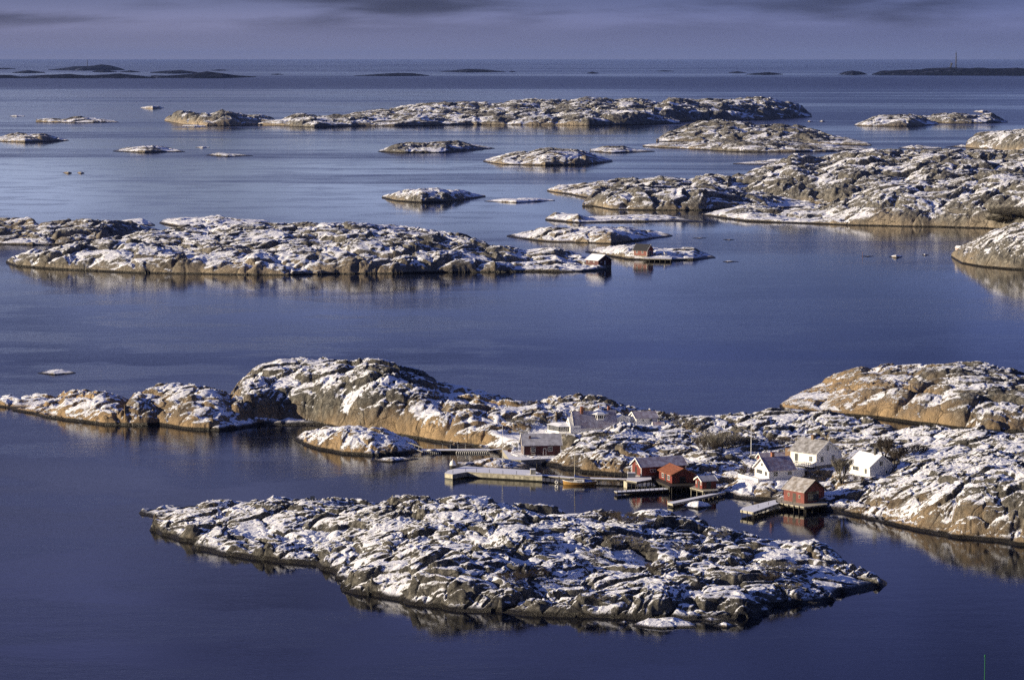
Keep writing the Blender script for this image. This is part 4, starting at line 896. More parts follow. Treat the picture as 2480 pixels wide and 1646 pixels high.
# ------------------------------------------------------------------ jetties, quays
def deck(name, label, cat, pts, z, th=0.14, mat='deck_snow', side=None, posts=(), post_r=0.09, post_down=2.2, post_up=0.0, group=None, pmat='dark_wood'):
    """pts: deck outline as photograph points at height z (clockwise on the picture from near-left)"""
    P = [XYZ(u, v, z) for u, v in pts]; o = P[0]; t = thing(name, label, cat, (o.x, o.y, 0), 0, group)
    loc = [(p.x-o.x, p.y-o.y) for p in P]
    A = sum(loc[i][0]*loc[(i+1) % len(loc)][1]-loc[(i+1) % len(loc)][0]*loc[i][1] for i in range(len(loc)))
    if A < 0: loc = loc[::-1]
    MB().poly(loc, z-th, z).build('deck', mat, t)
    if side:
        cx_ = sum(p[0] for p in loc)/len(loc); cy_ = sum(p[1] for p in loc)/len(loc)
        MB().poly([(cx_+(x-cx_)*0.995, cy_+(y-cy_)*0.985) for x, y in loc], z-th-0.30, z-th-0.003).build('beam', side, t)
    if posts:
        src = MB().bar((0, 0, -post_down), (0, 0, z+post_up), post_r, k=6)
        first = None
        for (u, v) in posts:
            p = XYZ(u, v, z); l = (p.x-o.x, p.y-o.y, 0)
            if first is None: first = src.build('post', pmat, t, l)
            else: copy_part(first, t, l)
    return t
def line(a, b, n): return [(a[0]+(b[0]-a[0])*i/(n-1), a[1]+(b[1]-a[1])*i/(n-1)) for i in range(n)]
# in front of the barn-window boathouse
deck('boathouse_platform', 'timber platform on dark piles under the barn-window boathouse', 'platform', [(1880, 1216), (1949, 1227), (2004, 1220), (1990, 1207), (1930, 1198), (1878, 1209)], 1.25, 0.22, 'pale_wood', 'dark_wood', posts=line((1884, 1217), (1948, 1227), 6)+line((1952, 1226.5), (1998, 1221), 4)+line((1900, 1212), (1985, 1212), 5), post_r=0.10)
j = deck('jetty', 'snowy angled jetty left of the barn-window boathouse', 'jetty', [(1793, 1234), (1824, 1239.5), (1887, 1217.5), (1878, 1209.2), (1799, 1228)], 1.25, 0.2, 'deck_snow', 'pale_wood', posts=line((1826, 1239), (1884, 1219), 7)+line((1797, 1235), (1822, 1239), 3), post_r=0.07, post_up=0.0)
b0 = XYZ(1826, 1241, 0.55); b1 = XYZ(1886, 1219, 0.55); o_ = j.location
rm = MB(); rm.bar((b0.x-o_.x, b0.y-o_.y-0.25, 0.75), (b1.x-o_.x, b1.y-o_.y-0.25, 0.75), 0.05, k=4); rm.bar((b0.x-o_.x, b0.y-o_.y-0.25, 0.25), (b1.x-o_.x, b1.y-o_.y-0.25, 0.25), 0.06, k=4)
rm.build('fender_rail', 'pale_wood', j)
for u_, v_ in ((1836, 1228), (1861, 1222), (1893, 1216), (1920, 1220)):
    p = XYZ(u_, v_, 1.25); tag(MB().bar((0, 0, -0.05), (0, 0, 0.55), 0.06, k=6).build('mooring_post', 'dark_wood', None, p), {1836: 'short dark mooring post at the outer end of the angled jetty', 1861: 'short dark mooring post halfway along the angled jetty', 1893: 'dark mooring post at the left corner of the barn-window boathouse', 1920: 'dark mooring post before the door of the barn-window boathouse'}[u_], 'post', 'mooring posts on the angled jetty')
# walkways
deck('walkway', 'long narrow snowy walkway on stilts behind the sailboat', 'walkway', [(1313, 1151), (1380, 1157), (1523, 1161), (1523, 1158), (1380, 1153.5), (1313, 1147.5)], 0.95, 0.12, 'deck_snow', 'dark_wood', posts=line((1322, 1151.5), (1376, 1156.5), 6)+line((1390, 1157), (1518, 1160.5), 9), post_r=0.08)
rt = thing('handrail', 'thin dark handrail along the back of the sailboat walkway', 'handrail', XYZ(1315, 1147, 0.95), 0)
o_ = rt.location; q = [XYZ(u, v, 0.95) for u, v in line((1318, 1147.3), (1378, 1153), 5)+line((1392, 1153.5), (1520, 1157.7), 9)]
rm = MB(); 
st0 = None
for p in q:
    l_ = (p.x-o_.x, p.y-o_.y, 0)
    if st0 is None: st0 = MB().bar((0, 0, 0), (0, 0, 0.95), 0.04, k=4).build('stanchion', 'dark_wood', rt, l_)
    else: copy_part(st0, rt, l_)
rm = MB()
for a_, b_ in zip(q[:-1], q[1:]): rm.bar((a_.x-o_.x, a_.y-o_.y, 0.95), (b_.x-o_.x, b_.y-o_.y, 0.95), 0.04, k=4)
rm.build('rail', 'dark_wood', rt)
deck('storehouse_platform', 'raised timber platform with a pale plank front before the storehouse', 'platform', [(1517, 1162), (1542, 1166), (1578, 1160), (1576, 1150), (1540, 1150), (1519, 1156)], 1.75, 0.2, 'deck_snow', 'dark_wood', posts=line((1545, 1165.5), (1576, 1160.5), 4)+line((1520, 1160), (1540, 1164), 3), post_r=0.10)
pf = thing('plank_crib', 'pale plank-faced crib standing in the water under the storehouse platform', 'crib', XYZ(1541, 1177, 0.35), yaw(1541, 20))
MB().box(-2.1, -0.02, -0.1, 2.0, -1.6, 1.0).build('body', 'pale_wood', pf); MB().box(-2.15, 0.05, -0.16, -0.1, -1.6, -0.05).build('wet_skirt', 'algae', pf)
sk = thing('fish_bin', 'blue-grey lidded bin standing on the storehouse platform', 'bin', XYZ(1521, 1156, 1.75), yaw(1521, 10)); MB().box(0, 1.6, 0, 1.0, 0, 0.9).build('body', 'grey_metal', sk); MB().box(-0.05, 1.65, -0.05, 1.05, 0.905, 1.0).build('lid', 'snow_roof', sk)
deck('jetty', 'low straight snowy jetty in front of the orange-roofed boathouse', 'jetty', [(1487, 1188), (1494, 1191.5), (1620, 1184), (1618, 1179.5)], 0.75, 0.14, 'deck_snow', 'dark_wood', posts=line((1495, 1191), (1618, 1184), 12)+line((1490, 1188), (1616, 1180.5), 8), post_r=0.08, post_up=0.3)
deck('boathouse_platform', 'dark timber deck on many piles under the orange-roofed boathouse', 'platform', [(1577, 1158), (1622, 1177), (1700, 1174), (1690, 1160), (1620, 1148), (1580, 1150)], 1.5, 0.2, 'dark_wood', 'dark_wood', posts=line((1580, 1159), (1622, 1176.5), 6)+line((1627, 1176.6), (1698, 1174), 7)+line((1600, 1158), (1690, 1165), 6), post_r=0.10)
deck('shed_platform', 'little pale platform carrying the small red shed', 'platform', [(1671, 1180), (1703, 1188.5), (1740, 1186), (1735, 1176), (1690, 1172)], 1.42, 0.16, 'pale_wood', 'dark_wood', posts=line((1674, 1181), (1702, 1188), 3)+line((1706, 1188), (1738, 1186), 4), post_r=0.09, pmat='pale_wood')
j = deck('gangplank', 'long sloping snowy gangplank reaching the right-hand rocks', 'gangway', [(1616, 1216), (1629, 1219), (1757, 1191), (1752, 1188.5)], 0.85, 0.16, 'deck_snow', 'pale_wood', posts=line((1640, 1214), (1750, 1190), 8), post_r=0.07)
cb = thing('float_box', 'pale box with two dark holes at the outer end of the gangplank', 'box', XYZ(1617, 1221, 0.0), yaw(1617, 4)); MB().box(0, 1.15, 0, 0.9, -0.4, 0.62).build('body', 'pale_wood', cb)
for x in (0.35, 0.8): MB().box(x-0.11, x+0.11, -0.012, 0.02, 0.18, 0.42).build('opening', 'black_rubber', cb)
deck('cabin_deck', 'snowy deck on piles along the water beside the bright red cabin', 'deck', [(1556, 625.5), (1626, 627), (1628, 622.5), (1566, 620.5)], 1.4, 0.3, 'deck_snow', 'dark_wood', posts=line((1560, 626), (1624, 627.3), 6), post_r=0.18)
deck('jetty', 'thin gangway descending from the quay to the tyre-hung pontoon', 'gangway', [(1180, 1089), (1182, 1090.5), (1218, 1086), (1217, 1084)], 1.1, 0.1, 'deck_snow')
# quay of the dark red house
deck('quay', 'pale concrete quay around the dark red house', 'quay', [(1215, 1087), (1233, 1112), (1262, 1113.5), (1345, 1109), (1345, 1098), (1262, 1092), (1222, 1078)], 1.2, 1.7, 'concrete_snow')
rmp = thing('boat_ramp', 'dark sloping timber ramp below the dark red house', 'ramp', XYZ(1264, 1118, 0.2), 0)
o_ = rmp.location; A0, A1, B1, B0 = [XYZ(*q)-Vector(o_) for q in ((1264, 1120, 0.1), (1280, 1125, 0.0), (1340, 1108, 1.2), (1338, 1104, 1.2))]
MB().hull8([tuple(p+Vector((0, 0, -0.25))) for p in (A0, A1, B1, B0)]+[tuple(p) for p in (A0, A1, B1, B0)]).build('planking', 'dark_wood', rmp)
src = None
for (u, v) in line((1300, 1125), (1336, 1115), 4):
    p = XYZ(u, v, 0.3)-Vector(o_)
    if src is None: src = MB().bar((0, 0, -1.5), (0, 0, 0.35), 0.09).build('post', 'dark_wood', rmp, p)
    else: copy_part(src, rmp, p)
tag(MB().box(0, 0.55, 0, 0.5, 0, 1.1).box(-0.1, 0.75, 0.52, 0.6, 0, 0.9).build('quay_cabinet', 'grey_wood', None, XYZ(1230, 1088, 1.2)), 'grey wooden cabinet standing on the quay left of the dark red house', 'cabinet')
tag(MB().box(0, 0.85, 0, 0.5, 0, 0.42).box(-0.04, 0.89, -0.04, 0.54, 0.424, 0.5).build('crate', 'maroon_boards', None, XYZ(1229.5, 1094, 1.2)), 'low dark red crate on the quay before the grey cabinet', 'crate')
bn = thing('bench', 'small snowy bench under the window of the dark red house', 'bench', XYZ(1286, 1103.4, 1.2), 0); MB().box(0, 1.0, -0.35, 0, 0.4, 0.46).build('seat', 'deck_snow', bn)
for x in (0.05, 0.9): MB().box(x, x+0.06, -0.3, -0.04, 0, 0.397).build('leg', 'grey_wood', bn)
# person-height dark post near the gable
tag(MB().bar((0, 0, 0), (0, 0, 1.35), 0.16, 0.12, k=8).build('bollard', 'navy_paint', None, XYZ(1252, 1094, 1.2)), 'tall dark blue bollard beside the gable of the dark red house', 'bollard')

# concrete breakwater
bw = deck('breakwater', 'long cranked concrete breakwater with snowy top', 'breakwater', [(1077, 1145), (1096, 1148), (1131, 1142), (1313, 1152.5), (1313, 1147), (1290, 1138), (1125, 1128), (1082, 1139)], 1.25, 0.28, 'concrete_snow')
o_ = bw.location; out_ = [XYZ(u, v, 1.25) for u, v in [(1077, 1145), (1096, 1148), (1131, 1142), (1313, 1152.5), (1313, 1147), (1290, 1138), (1125, 1128), (1082, 1139)]]
lp = [(p.x-o_.x, p.y-o_.y) for p in out_]; cx_ = sum(p[0] for p in lp)/8; cy_ = sum(p[1] for p in lp)/8
MB().poly([(cx_+(x-cx_)*1.0, y+0.05*(1 if y < cy_ else -1)) for x, y in lp], 0.28, 0.967).build('wall', 'concrete', bw)
MB().poly([(cx_+(x-cx_)*0.9995, y+0.10*(1 if y < cy_ else -1)) for x, y in lp], -2.5, 0.277).build('wet_wall', 'algae', bw)
kb = thing('concrete_block', 'squat concrete block on the inner end of the breakwater', 'block', XYZ(1285, 1148.5, 1.25), yaw(1285, 4)); MB().box(0, 1.1, 0, 1.6, 0, 1.0).build('body', 'concrete', kb); MB().box(-0.03, 1.13, -0.03, 1.63, 1.004, 1.08).build('top', 'snow_roof', kb)
ta = thing('truss_ramp', 'dark trussed ramp leaning on the concrete block', 'ramp', XYZ(1298, 1149, 1.25), yaw(1298, 4))
mb = MB().bar((0, 0, 0.05), (1.9, 0.3, 1.0), 0.05, k=4).bar((1.9, 0.3, 1.0), (4.2, 0.6, 0.35), 0.05, k=4).bar((0, 0, 0.05), (4.2, 0.6, 0.05), 0.05, k=4)
for i in range(7): x = 0.6+i*0.55; hgt_ = 0.5*x if x < 1.9 else 1.0-(x-1.9)*0.28; mb.bar((x, 0.15*x, 0.05), (x, 0.15*x, hgt_), 0.03, k=4)
mb.build('truss', 'dark_wood', ta)
for (u, v, lb) in ((1082, 1143, 'first slim post on the outer end of the breakwater'), (1097, 1146, 'slim post at the outer corner of the breakwater'), (1128, 1141, 'slim post at the bend of the breakwater'), (1154, 1142.5, 'first slim post along the edge right of the bend'), (1185, 1144, 'second slim post along the edge right of the bend'), (1218, 1146.5, 'third slim post along the edge right of the bend'), (1251, 1148, 'fourth slim post along the edge right of the bend')):
    tag(MB().bar((0, 0, 0), (0, 0, 0.75), 0.05, k=5).build('quay_post', 'dark_wood', None, XYZ(u, v, 1.25)), lb, 'post', 'slim posts along the breakwater edge')
# harbour light
hl = thing('harbour_light', 'white domed harbour light on a black drum behind the breakwater', 'beacon', XYZ(1096.5, 1137, 0.9), 0)
MB().lathe([(0.68, -1.2), (0.68, 0.95)], 18).build('drum', 'black_rubber', hl, smooth=False); MB().lathe([(0.72, 0.953), (0.66, 1.25), (0.52, 1.8), (0.28, 1.98), (0.12, 2.05), (0.08, 2.35)], 18).build('dome', 'white_metal', hl, smooth=True)
# tyre-hung pontoon
pt = thing('pontoon', 'snow-covered floating pontoon hung with pale-rimmed tyres', 'pontoon', XYZ(1020, 1097, 0.0), yaw(1100, 0)); 
PL = (1186-1020)/pxm(1097); MB().box(0, PL, 0, 2.4, -0.3, 0.5).build('float', 'black_rubber', pt); MB().box(-0.05, PL+0.05, -0.1, 2.5, 0.504, 0.66).build('deck', 'deck_snow', pt)
tm = None
for i in list(range(9))+list(range(17, 33)):
    x = 0.5+i*(PL-0.9)/32
    if tm is None: tm = MB().torus((0, 0, 0), (0, 1, 0.0), 0.30, 0.085, 14, 6).build('tyre', 'white_metal', pt, (x, -0.22, 0.14), smooth=True)
    else: copy_part(tm, pt, (x, -0.22, 0.14))
rm = MB()
for i in range(6): x = 1.4+i*1.75; rm.bar((x, 2.45, 0.66), (x, 2.45, 1.75), 0.035, k=4)
rm.bar((1.4, 2.45, 1.75), (1.4+5*1.75, 2.45, 1.75), 0.035, k=4).bar((1.4, 2.45, 1.2), (1.4+5*1.75, 2.45, 1.2), 0.03, k=4); rm.build('railing', 'grey_metal', pt)
bo = thing('rowing_boat', 'small upturned boat under snow on the left end of the pontoon', 'boat', XYZ(1045, 1090.5, 0.66), yaw(1050, 0))
hb = MB(); secs = [(-0.9, 0.05), (-0.7, 0.32), (0, 0.45), (0.7, 0.32), (0.9, 0.05)]
for x, w_ in secs:
    for k_ in range(7): a_ = math.pi*k_/6; hb.v.append((x*1.1, math.cos(a_)*w_, math.sin(a_)*w_*0.85))
for i in range(4):
    for k_ in range(6): n_ = i*7+k_; hb.f.append((n_, n_+1, n_+8, n_+7))
hb.f += [tuple(range(7)), tuple(range(34, 27, -1))]; hb.build('hull', 'snow_roof', bo, smooth=True)
sg = thing('pontoon_gangway', 'snowy railed gangway from the islet down to the pontoon', 'gangway', XYZ(985, 1078, 1.3), 0); o_ = Vector(sg.location)
e_ = XYZ(1024, 1093, 0.66)-o_; MB().hull8([(0, -0.5, -0.1), (0, 0.5, -0.1), (e_.x, e_.y+0.5, e_.z-0.1), (e_.x, e_.y-0.5, e_.z-0.1), (0, -0.5, 0), (0, 0.5, 0), (e_.x, e_.y+0.5, e_.z), (e_.x, e_.y-0.5, e_.z)]).build('planking', 'deck_snow', sg)
rm = MB()
for sd_ in (-0.5, 0.5):
    rm.bar((0, sd_, 0.85), (e_.x, e_.y+sd_, e_.z+0.85), 0.04, k=4)
    for i in range(5): f_ = i/4; rm.bar((e_.x*f_, e_.y*f_+sd_, e_.z*f_), (e_.x*f_, e_.y*f_+sd_, e_.z*f_+0.85), 0.03, k=4)
rm.build('railing', 'pale_wood', sg)
sj = thing('mooring_stage', 'low snowy stage with dark piles behind the breakwater rocks', 'jetty', XYZ(1107, 1121, 0.7), yaw(1110, 0)); MB().box(0, 7.0, 0, 1.6, -0.15, 0.0).build('deck', 'deck_snow', sj)
src = None
for x in (0.05, 2.2, 2.5, 4.6, 6.9):
    if src is None: src = MB().bar((0, 0, -2.0), (0, 0, 0.9), 0.08).build('post', 'dark_wood', sj, (x, -0.1, 0))
    else: copy_part(src, sj, (x, -0.1, 0))

# ------------------------------------------------------------------ sailboat
sb = thing('sailboat', 'varnished wooden sailboat with blue covers and tall bare mast', 'sailboat', XYZ(1404, 1173, 0.0), yaw(1404, -1))
sb.scale = (1, 1, 0.86); L_ = 3.65
hull = MB(); N_ = 18
def sect(x):
    t_ = x/L_; t_ = max(-1.0, min(1.0, t_)); beam = 1.02*(1-abs(t_)**2.4)**0.8 if t_ < 0 else 1.02*(1-abs(t_)**2.0)**0.9
    sheer = 0.78+0.30*t_*t_*(1.25 if t_ < 0 else 0.75); return max(beam, 0.02), sheer
for i in range(N_+1):
    x = -L_+2*L_*i/N_; b_, sh_ = sect(x)
    for k_ in range(9):
        a_ = math.pi*k_/8; y = math.cos(a_)*b_; zz = sh_-(sh_+0.35)*math.sin(a_)**0.75; hull.v.append((x*(1-0.06*(1-(zz/sh_ if zz > 0 else 0))), y, zz))
for i in range(N_):
    for k_ in range(8): n_ = i*9+k_; hull.f.append((n_, n_+1, n_+10, n_+9))
hull.build('hull', 'varnish', sb, smooth=True)
st = MB()
for i in range(N_):
    x = -L_+2*L_*i/N_; x2 = x+2*L_/N_; (b1_, s1_), (b2_, s2_) = sect(x), sect(x2)
    for sg_ in (-1, 1): st.hull8([(x, sg_*b1_*1.02, s1_-0.10), (x2, sg_*b2_*1.02, s2_-0.10), (x2, sg_*(b2_*1.02+0.03), s2_-0.10), (x, sg_*(b1_*1.02+0.03), s1_-0.10), (x, sg_*b1_*1.02, s1_+0.05), (x2, sg_*b2_*1.02, s2_+0.05), (x2, sg_*(b2_*1.02+0.03), s2_+0.05), (x, sg_*(b1_*1.02+0.03), s1_+0.05)])
st.build('rubbing_strake', 'white_metal', sb)
dkm = MB()
for i in range(N_):
    x = -L_+2*L_*i/N_; x2 = x+2*L_/N_; (b1_, s1_), (b2_, s2_) = sect(x), sect(x2)
    dkm.hull8([(x, -b1_*.99, s1_-0.09), (x2, -b2_*.99, s2_-0.09), (x2, b2_*.99, s2_-0.09), (x, b1_*.99, s1_-0.09), (x, -b1_*.99, s1_-0.05), (x2, -b2_*.99, s2_-0.05), (x2, b2_*.99, s2_-0.05), (x, b1_*.99, s1_-0.05)])
dkm.build('deck', 'pale_wood', sb)
cb_ = MB().hull8([(-1.3, -0.62, 0.68), (1.0, -0.72, 0.68), (1.0, 0.72, 0.68), (-1.3, 0.62, 0.68), (-1.15, -0.5, 1.18), (0.9, -0.6, 1.22), (0.9, 0.6, 1.22), (-1.15, 0.5, 1.18)]).build('cabin', 'white_metal', sb)
for x in (-0.55, -0.15, 0.25): MB().bar((x, -0.70, 0.97), (x, -0.55, 0.97), 0.09, k=10).build('porthole', 'glass', cb_)
cv = MB().hull8([(1.02, -0.78, 0.72), (2.6, -0.62, 0.8), (2.6, 0.62, 0.8), (1.02, 0.78, 0.72), (1.05, -0.25, 1.45), (2.45, -0.15, 1.2), (2.45, 0.15, 1.2), (1.05, 0.25, 1.45)]); cv.build('cockpit_cover', 'blue_cloth', sb)
MB().bar((-1.1, 0, 0.7), (-1.0, 0, 9.6), 0.085, 0.05, k=8).build('mast', 'pale_wood', sb)
bmm = MB().bar((-1.0, 0, 1.75), (2.3, 0, 1.55), 0.05, k=6).build('boom', 'pale_wood', sb); MB().bar((-0.98, 0, 2.05), (2.2, 0, 1.72), 0.22, 0.12, k=8).bar((-1.0, 0, 2.6), (-0.95, 0, 1.9), 0.13, 0.22, k=8).build('sail_cover', 'blue_cloth', bmm)
rg = MB().bar((-3.55, 0, 1.05), (-1.0, 0, 9.0), 0.012, k=3).bar((3.5, 0, 1.0), (-1.0, 0, 9.4), 0.012, k=3).bar((-1.0, 0.9, 0.8), (-1.0, 0, 8.6), 0.012, k=3).bar((-1.0, -0.9, 0.8), (-1.0, 0, 8.6), 0.012, k=3); rg.build('rigging', 'grey_metal', sb)
for u, v, z, lb in ((1348, 1167, 0.75, 'upper white ring buoy hanging left of the sailboat bow'), (1348, 1177, 0.25, 'lower white ring buoy just above the water left of the sailboat')):
    tag(MB().torus((0, 0, 0), (0.15, 1, 0), 0.28, 0.10, 16, 8).build('ring_buoy', 'white_metal', None, XYZ(u, v, z), smooth=True), lb, 'buoy', 'white ring buoys by the sailboat')
tag(MB().bar((0, 0, -1.5), (0, 0, 1.7), 0.11, k=6).build('mooring_pile', 'dark_wood', None, XYZ(1354, 1172, 0.0)), 'dark mooring pile beside the white ring buoys', 'pile')

# ------------------------------------------------------------------ poles, sign, marker
def flagpole(label, u, vb, z, vt, r=0.06):
    p = XYZ(u, vb, z); hgt = (vb-vt)/pxm(vb, z)*1.0
    t = thing('flagpole', label, 'flagpole', p); MB().bar((0, 0, -0.5), (0, 0, hgt), r, r*0.55, k=8).build('pole', 'white_metal', t)
    MB().lathe([(0.02, hgt), (r*1.5, hgt+0.06), (r*1.5, hgt+0.14), (0.02, hgt+0.2)], 8).build('finial', 'white_metal', t); MB().box(-0.16, 0.16, -0.16, 0.16, -0.5, 0.3).build('foot', 'white_metal', t)
flagpole('tall white flagpole on the rocks above the small red shed', 1819, 1096, 3.5, 1000, 0.085)
flagpole('white flagpole rising from the rocks behind the breakwater', 1217, 1120, 1.6, 1031, 0.07)
p = XYZ(757, 1209, 5.6); sn_ = thing('sign', 'small dark square sign on a white post on the front island crest', 'sign', p, 0)
MB().bar((0, 0, -1.0), (0, 0, 1.2), 0.05, k=6).build('post', 'white_metal', sn_); MB().box(-0.42, 0.42, -0.09, -0.05, 1.0, 1.6).build('board', 'navy_paint', sn_)
gm = thing('channel_marker', 'slim green channel marker in the near water at lower right', 'marker', XYZ(2384, 1690, 0), 0)
MB().bar((0, 0, -2), (0, 0, 5.9), 0.085, 0.06, k=8).build('pole', 'green_paint', gm); MB().lathe([(0.10, 5.9), (0.12, 5.95), (0.12, 6.2), (0.04, 6.3)], 8).build('cap', 'green_paint', gm)
cm = thing('channel_marker', 'faint slim orange marker on the flat rock before the headland', 'marker', XYZ(2089, 620, 0.6), 0); MB().bar((0, 0, -1), (0, 0, 2.2), 0.08, 0.06, k=6).build('pole', 'orange_paint', cm)
tag(MB().bar((0, 0, -1), (0, 0, 1.8), 0.04, 0.03, k=5).build('stake', 'grey_wood', None, XYZ(2063, 1364, 1.4)), 'thin stake on the right tip of the front island', 'stake')
# distant mast, lighthouse, beacon
pmast = XYZ(2315, 170, 25); lm = thing('lattice_mast', 'tall lattice mast on the distant island at the right', 'mast', (pmast.x, pmast.y, 20), 0)
kk = pxm(170, 25); hm_ = 44/kk; w0 = 1.4/kk*1.6
for i in range(3): a_ = 2*math.pi*i/3; MB().bar((w0*math.cos(a_), w0*math.sin(a_), 0), (w0*0.3*math.cos(a_), w0*0.3*math.sin(a_), hm_), 1.1, 0.9, k=4).build('leg', 'far_metal', lm)
br = MB()
for j in range(12):
    f0, f1_ = j/12, (j+1)/12
    for i in range(3):
        a_ = 2*math.pi*i/3; c_ = 2*math.pi*(i+1)/3; r0_ = w0*(1-0.7*f0); r1_ = w0*(1-0.7*f1_)
        br.bar((r0_*math.cos(a_), r0_*math.sin(a_), hm_*f0), (r1_*math.cos(c_), r1_*math.sin(c_), hm_*f1_), 0.6, k=3)
br.build('bracing', 'far_metal', lm); MB().bar((0, 0, hm_), (0, 0, hm_*1.12), 1.0, 0.6, k=5).bar((0, 0, hm_*0.93), (0, 0, hm_*0.98), 3.2, k=6).build('aerial', 'far_metal', lm)
pb_ = XYZ(2303, 170, 25); lh = thing('radar_mast', 'leaning dark structure left of the tall lattice mast', 'structure', (pb_.x, pb_.y, 22), 0); MB().bar((-9, 0, 0), (3, 0, 30), 7, 3, k=6).build('tower', 'far_metal', lh); MB().bar((1, 0, 28), (4, 0, 40), 5, 5, k=6).build('head', 'far_metal', lh)
pb_ = XYZ(185, 166, 0); lh = thing('stone_beacon', 'slim dark beacon on the distant island at the left', 'beacon', (pb_.x, pb_.y+600, 10), 0); kk = pxm(166); MB().bar((0, 0, 0), (0, 0, 16/kk), 0.9/kk, 0.75/kk, k=10).build('shaft', 'far_metal', lh); MB().lathe([(1.1/kk, 16/kk), (1.2/kk, 17/kk), (0.3/kk, 18/kk)], 10).build('lantern', 'far_metal', lh)

# ------------------------------------------------------------------ leafless shrubs and trees
def twigs(mb, p, d, ln, r, lev, rng, spread, up, kids):
    n = 3; q = p
    for i in range(n):
        d2 = (d+Vector((rng.uniform(-1, 1), rng.uniform(-1, 1), rng.uniform(-0.4, 1)*up))*spread*0.35).normalized()
        e = q+d2*(ln/n); mb.bar(q, e, r*(1-0.25*i/n), r*(1-0.25*(i+1)/n), k=3, cap=False); q = e; d = d2
        if lev > 0:
            for _ in range(kids if i == n-1 else max(1, kids-1)):
                dd = (d+Vector((rng.uniform(-1, 1), rng.uniform(-1, 1), rng.uniform(-0.5, 0.9)))*spread).normalized()
                twigs(mb, q, dd, ln*rng.uniform(0.5, 0.72), r*0.55, lev-1, rng, spread, up, kids)
PROTO = {}
def plant_proto(kind, seed, h, w, stems, mat, r=0.07, lev=3, kids=3):
    """meshes (trunk, crown) of a shrub or tree of height h and crown width w"""
    rng = random.Random(seed); tr = MB(); cr = MB()
    for s_ in range(stems):
        a_ = 2*math.pi*(s_+rng.random()*0.7)/stems; lean = 0.25 if kind == 'tree' else 0.8
        rr = 0.0 if kind == 'tree' else w*0.30*math.sqrt(rng.random())
        p = Vector((math.cos(a_)*rr, math.sin(a_)*rr, -0.3)); d = Vector((math.cos(a_)*lean*w/h, math.sin(a_)*lean*w/h, 1)).normalized()
        l0 = h*(0.42 if kind == 'tree' else 0.30)
        q = p+d*l0; tr.bar(p, q, r, r*0.75, k=5)
        for _ in range(4):
            dd = (d+Vector((rng.uniform(-1, 1)*w/h, rng.uniform(-1, 1)*w/h, rng.uniform(-0.1, 0.7)))*0.9).normalized()
            twigs(cr, q, dd, h*0.34, r*0.5, lev-1, rng, 0.75, 0.6, kids)
    return tr, cr
def plant(name, label, cat, u, v, z, h, w, kind='shrub', stems=6, mat='frost_twig', seed=0, group=None, lev=3, kids=3, r=0.07, key=None):
    p = on_rock(u, v, ('front',) if group == G2 else (('c1',) if v < 700 else ('main', 'ridge'))); t = thing(name, label, cat, p, random.Random(seed).random()*6.28, group)
    key = key or (kind, stems, mat, lev, kids)
    if key not in PROTO:
        tr, cr = plant_proto(kind, 5+len(PROTO), 2.0, 2.6 if kind == 'shrub' else 2.0, stems, mat, r=r, lev=lev, kids=kids)
        a = tr.build('trunk' if kind == 'tree' else 'stem', 'bark', t); b_ = cr.build('crown' if kind == 'tree' else 'branches', mat, t); PROTO[key] = (a, b_)
    else:
        a, b_ = PROTO[key]; copy_part(a, t, (0, 0, 0)); copy_part(b_, t, (0, 0, 0))
    t.scale = (w/2.6, w/2.6, h/2.0) if kind == 'shrub' else (w/2.2, w/2.2, h/2.0)
    return t
G2 = 'leafless shrubs on the front island'
G1 = 'leafless shrubs and trees of the village'
plant('tree', 'round frosted leafless tree before the right-hand white houses', 'tree', 2038, 1170, 2.2, 5.2, 5.4, 'tree', 3, 'frost_twig', 1, G1, 6, 2, 0.10)
plant('tree', 'leafless dark-limbed tree behind the snow-roofed house', 'tree', 2142, 1112, 4.8, 4.8, 5.0, 'tree', 3, 'brown_twig', 2, G1, 6, 2, 0.10)
plant('tree', 'smaller leafless tree right of the dark-limbed one', 'tree', 2169, 1133, 5.0, 4.3, 3.8, 'tree', 2, 'brown_twig', 3, G1, 6, 2, 0.09)
plant('shrub', 'largest dark leafless thicket left of the tall flagpole', 'shrub', 1742, 1082, 3.6, 4.6, 7.4, 'shrub', 9, 'frost_twig', 4, G1, 5, 2, 0.07)
plant('shrub', 'dark thicket at the left foot of the large one', 'shrub', 1712, 1088, 3.3, 3.2, 4.5, 'shrub', 9, 'brown_twig', 5, G1, 5, 2)
plant('shrub', 'leafless thicket right behind the tall flagpole', 'shrub', 1783, 1078, 3.9, 2.6, 4.4, 'shrub', 9, 'brown_twig', 6, G1, 5, 2)
plant('shrub', 'long brown thicket right of the low white house', 'shrub', 1612, 1018, 5.0, 2.3, 5.2, 'shrub', 9, 'brown_twig', 7, G1, 5, 2)
plant('shrub', 'brown thicket behind the roof of the low white house', 'shrub', 1537, 1003, 5.6, 1.5, 5.5, 'shrub', 9, 'brown_twig', 8, G1, 5, 2)
plant('shrub', 'pale thicket on the saddle right of the white houses', 'shrub', 1657, 1030, 4.9, 2.3, 4.2, 'shrub', 6, 'frost_twig', 9, G1, 5, 2)
plant('shrub', 'frosted thicket in front of the villa tower', 'shrub', 1462, 1055, 4.6, 1.1, 4.8, 'shrub', 9, 'frost_twig', 10, G1, 5, 2)
plant('shrub', 'brown bush left of the white cottage gable', 'shrub', 1806, 1146, 2.6, 1.9, 3.4, 'shrub', 9, 'brown_twig', 11, G1, 5, 2)
plant('shrub', 'pale grassy bush above the small red shed', 'shrub', 1775, 1167, 1.9, 1.2, 3.6, 'shrub', 6, 'frost_twig', 12, G1, 5, 2)
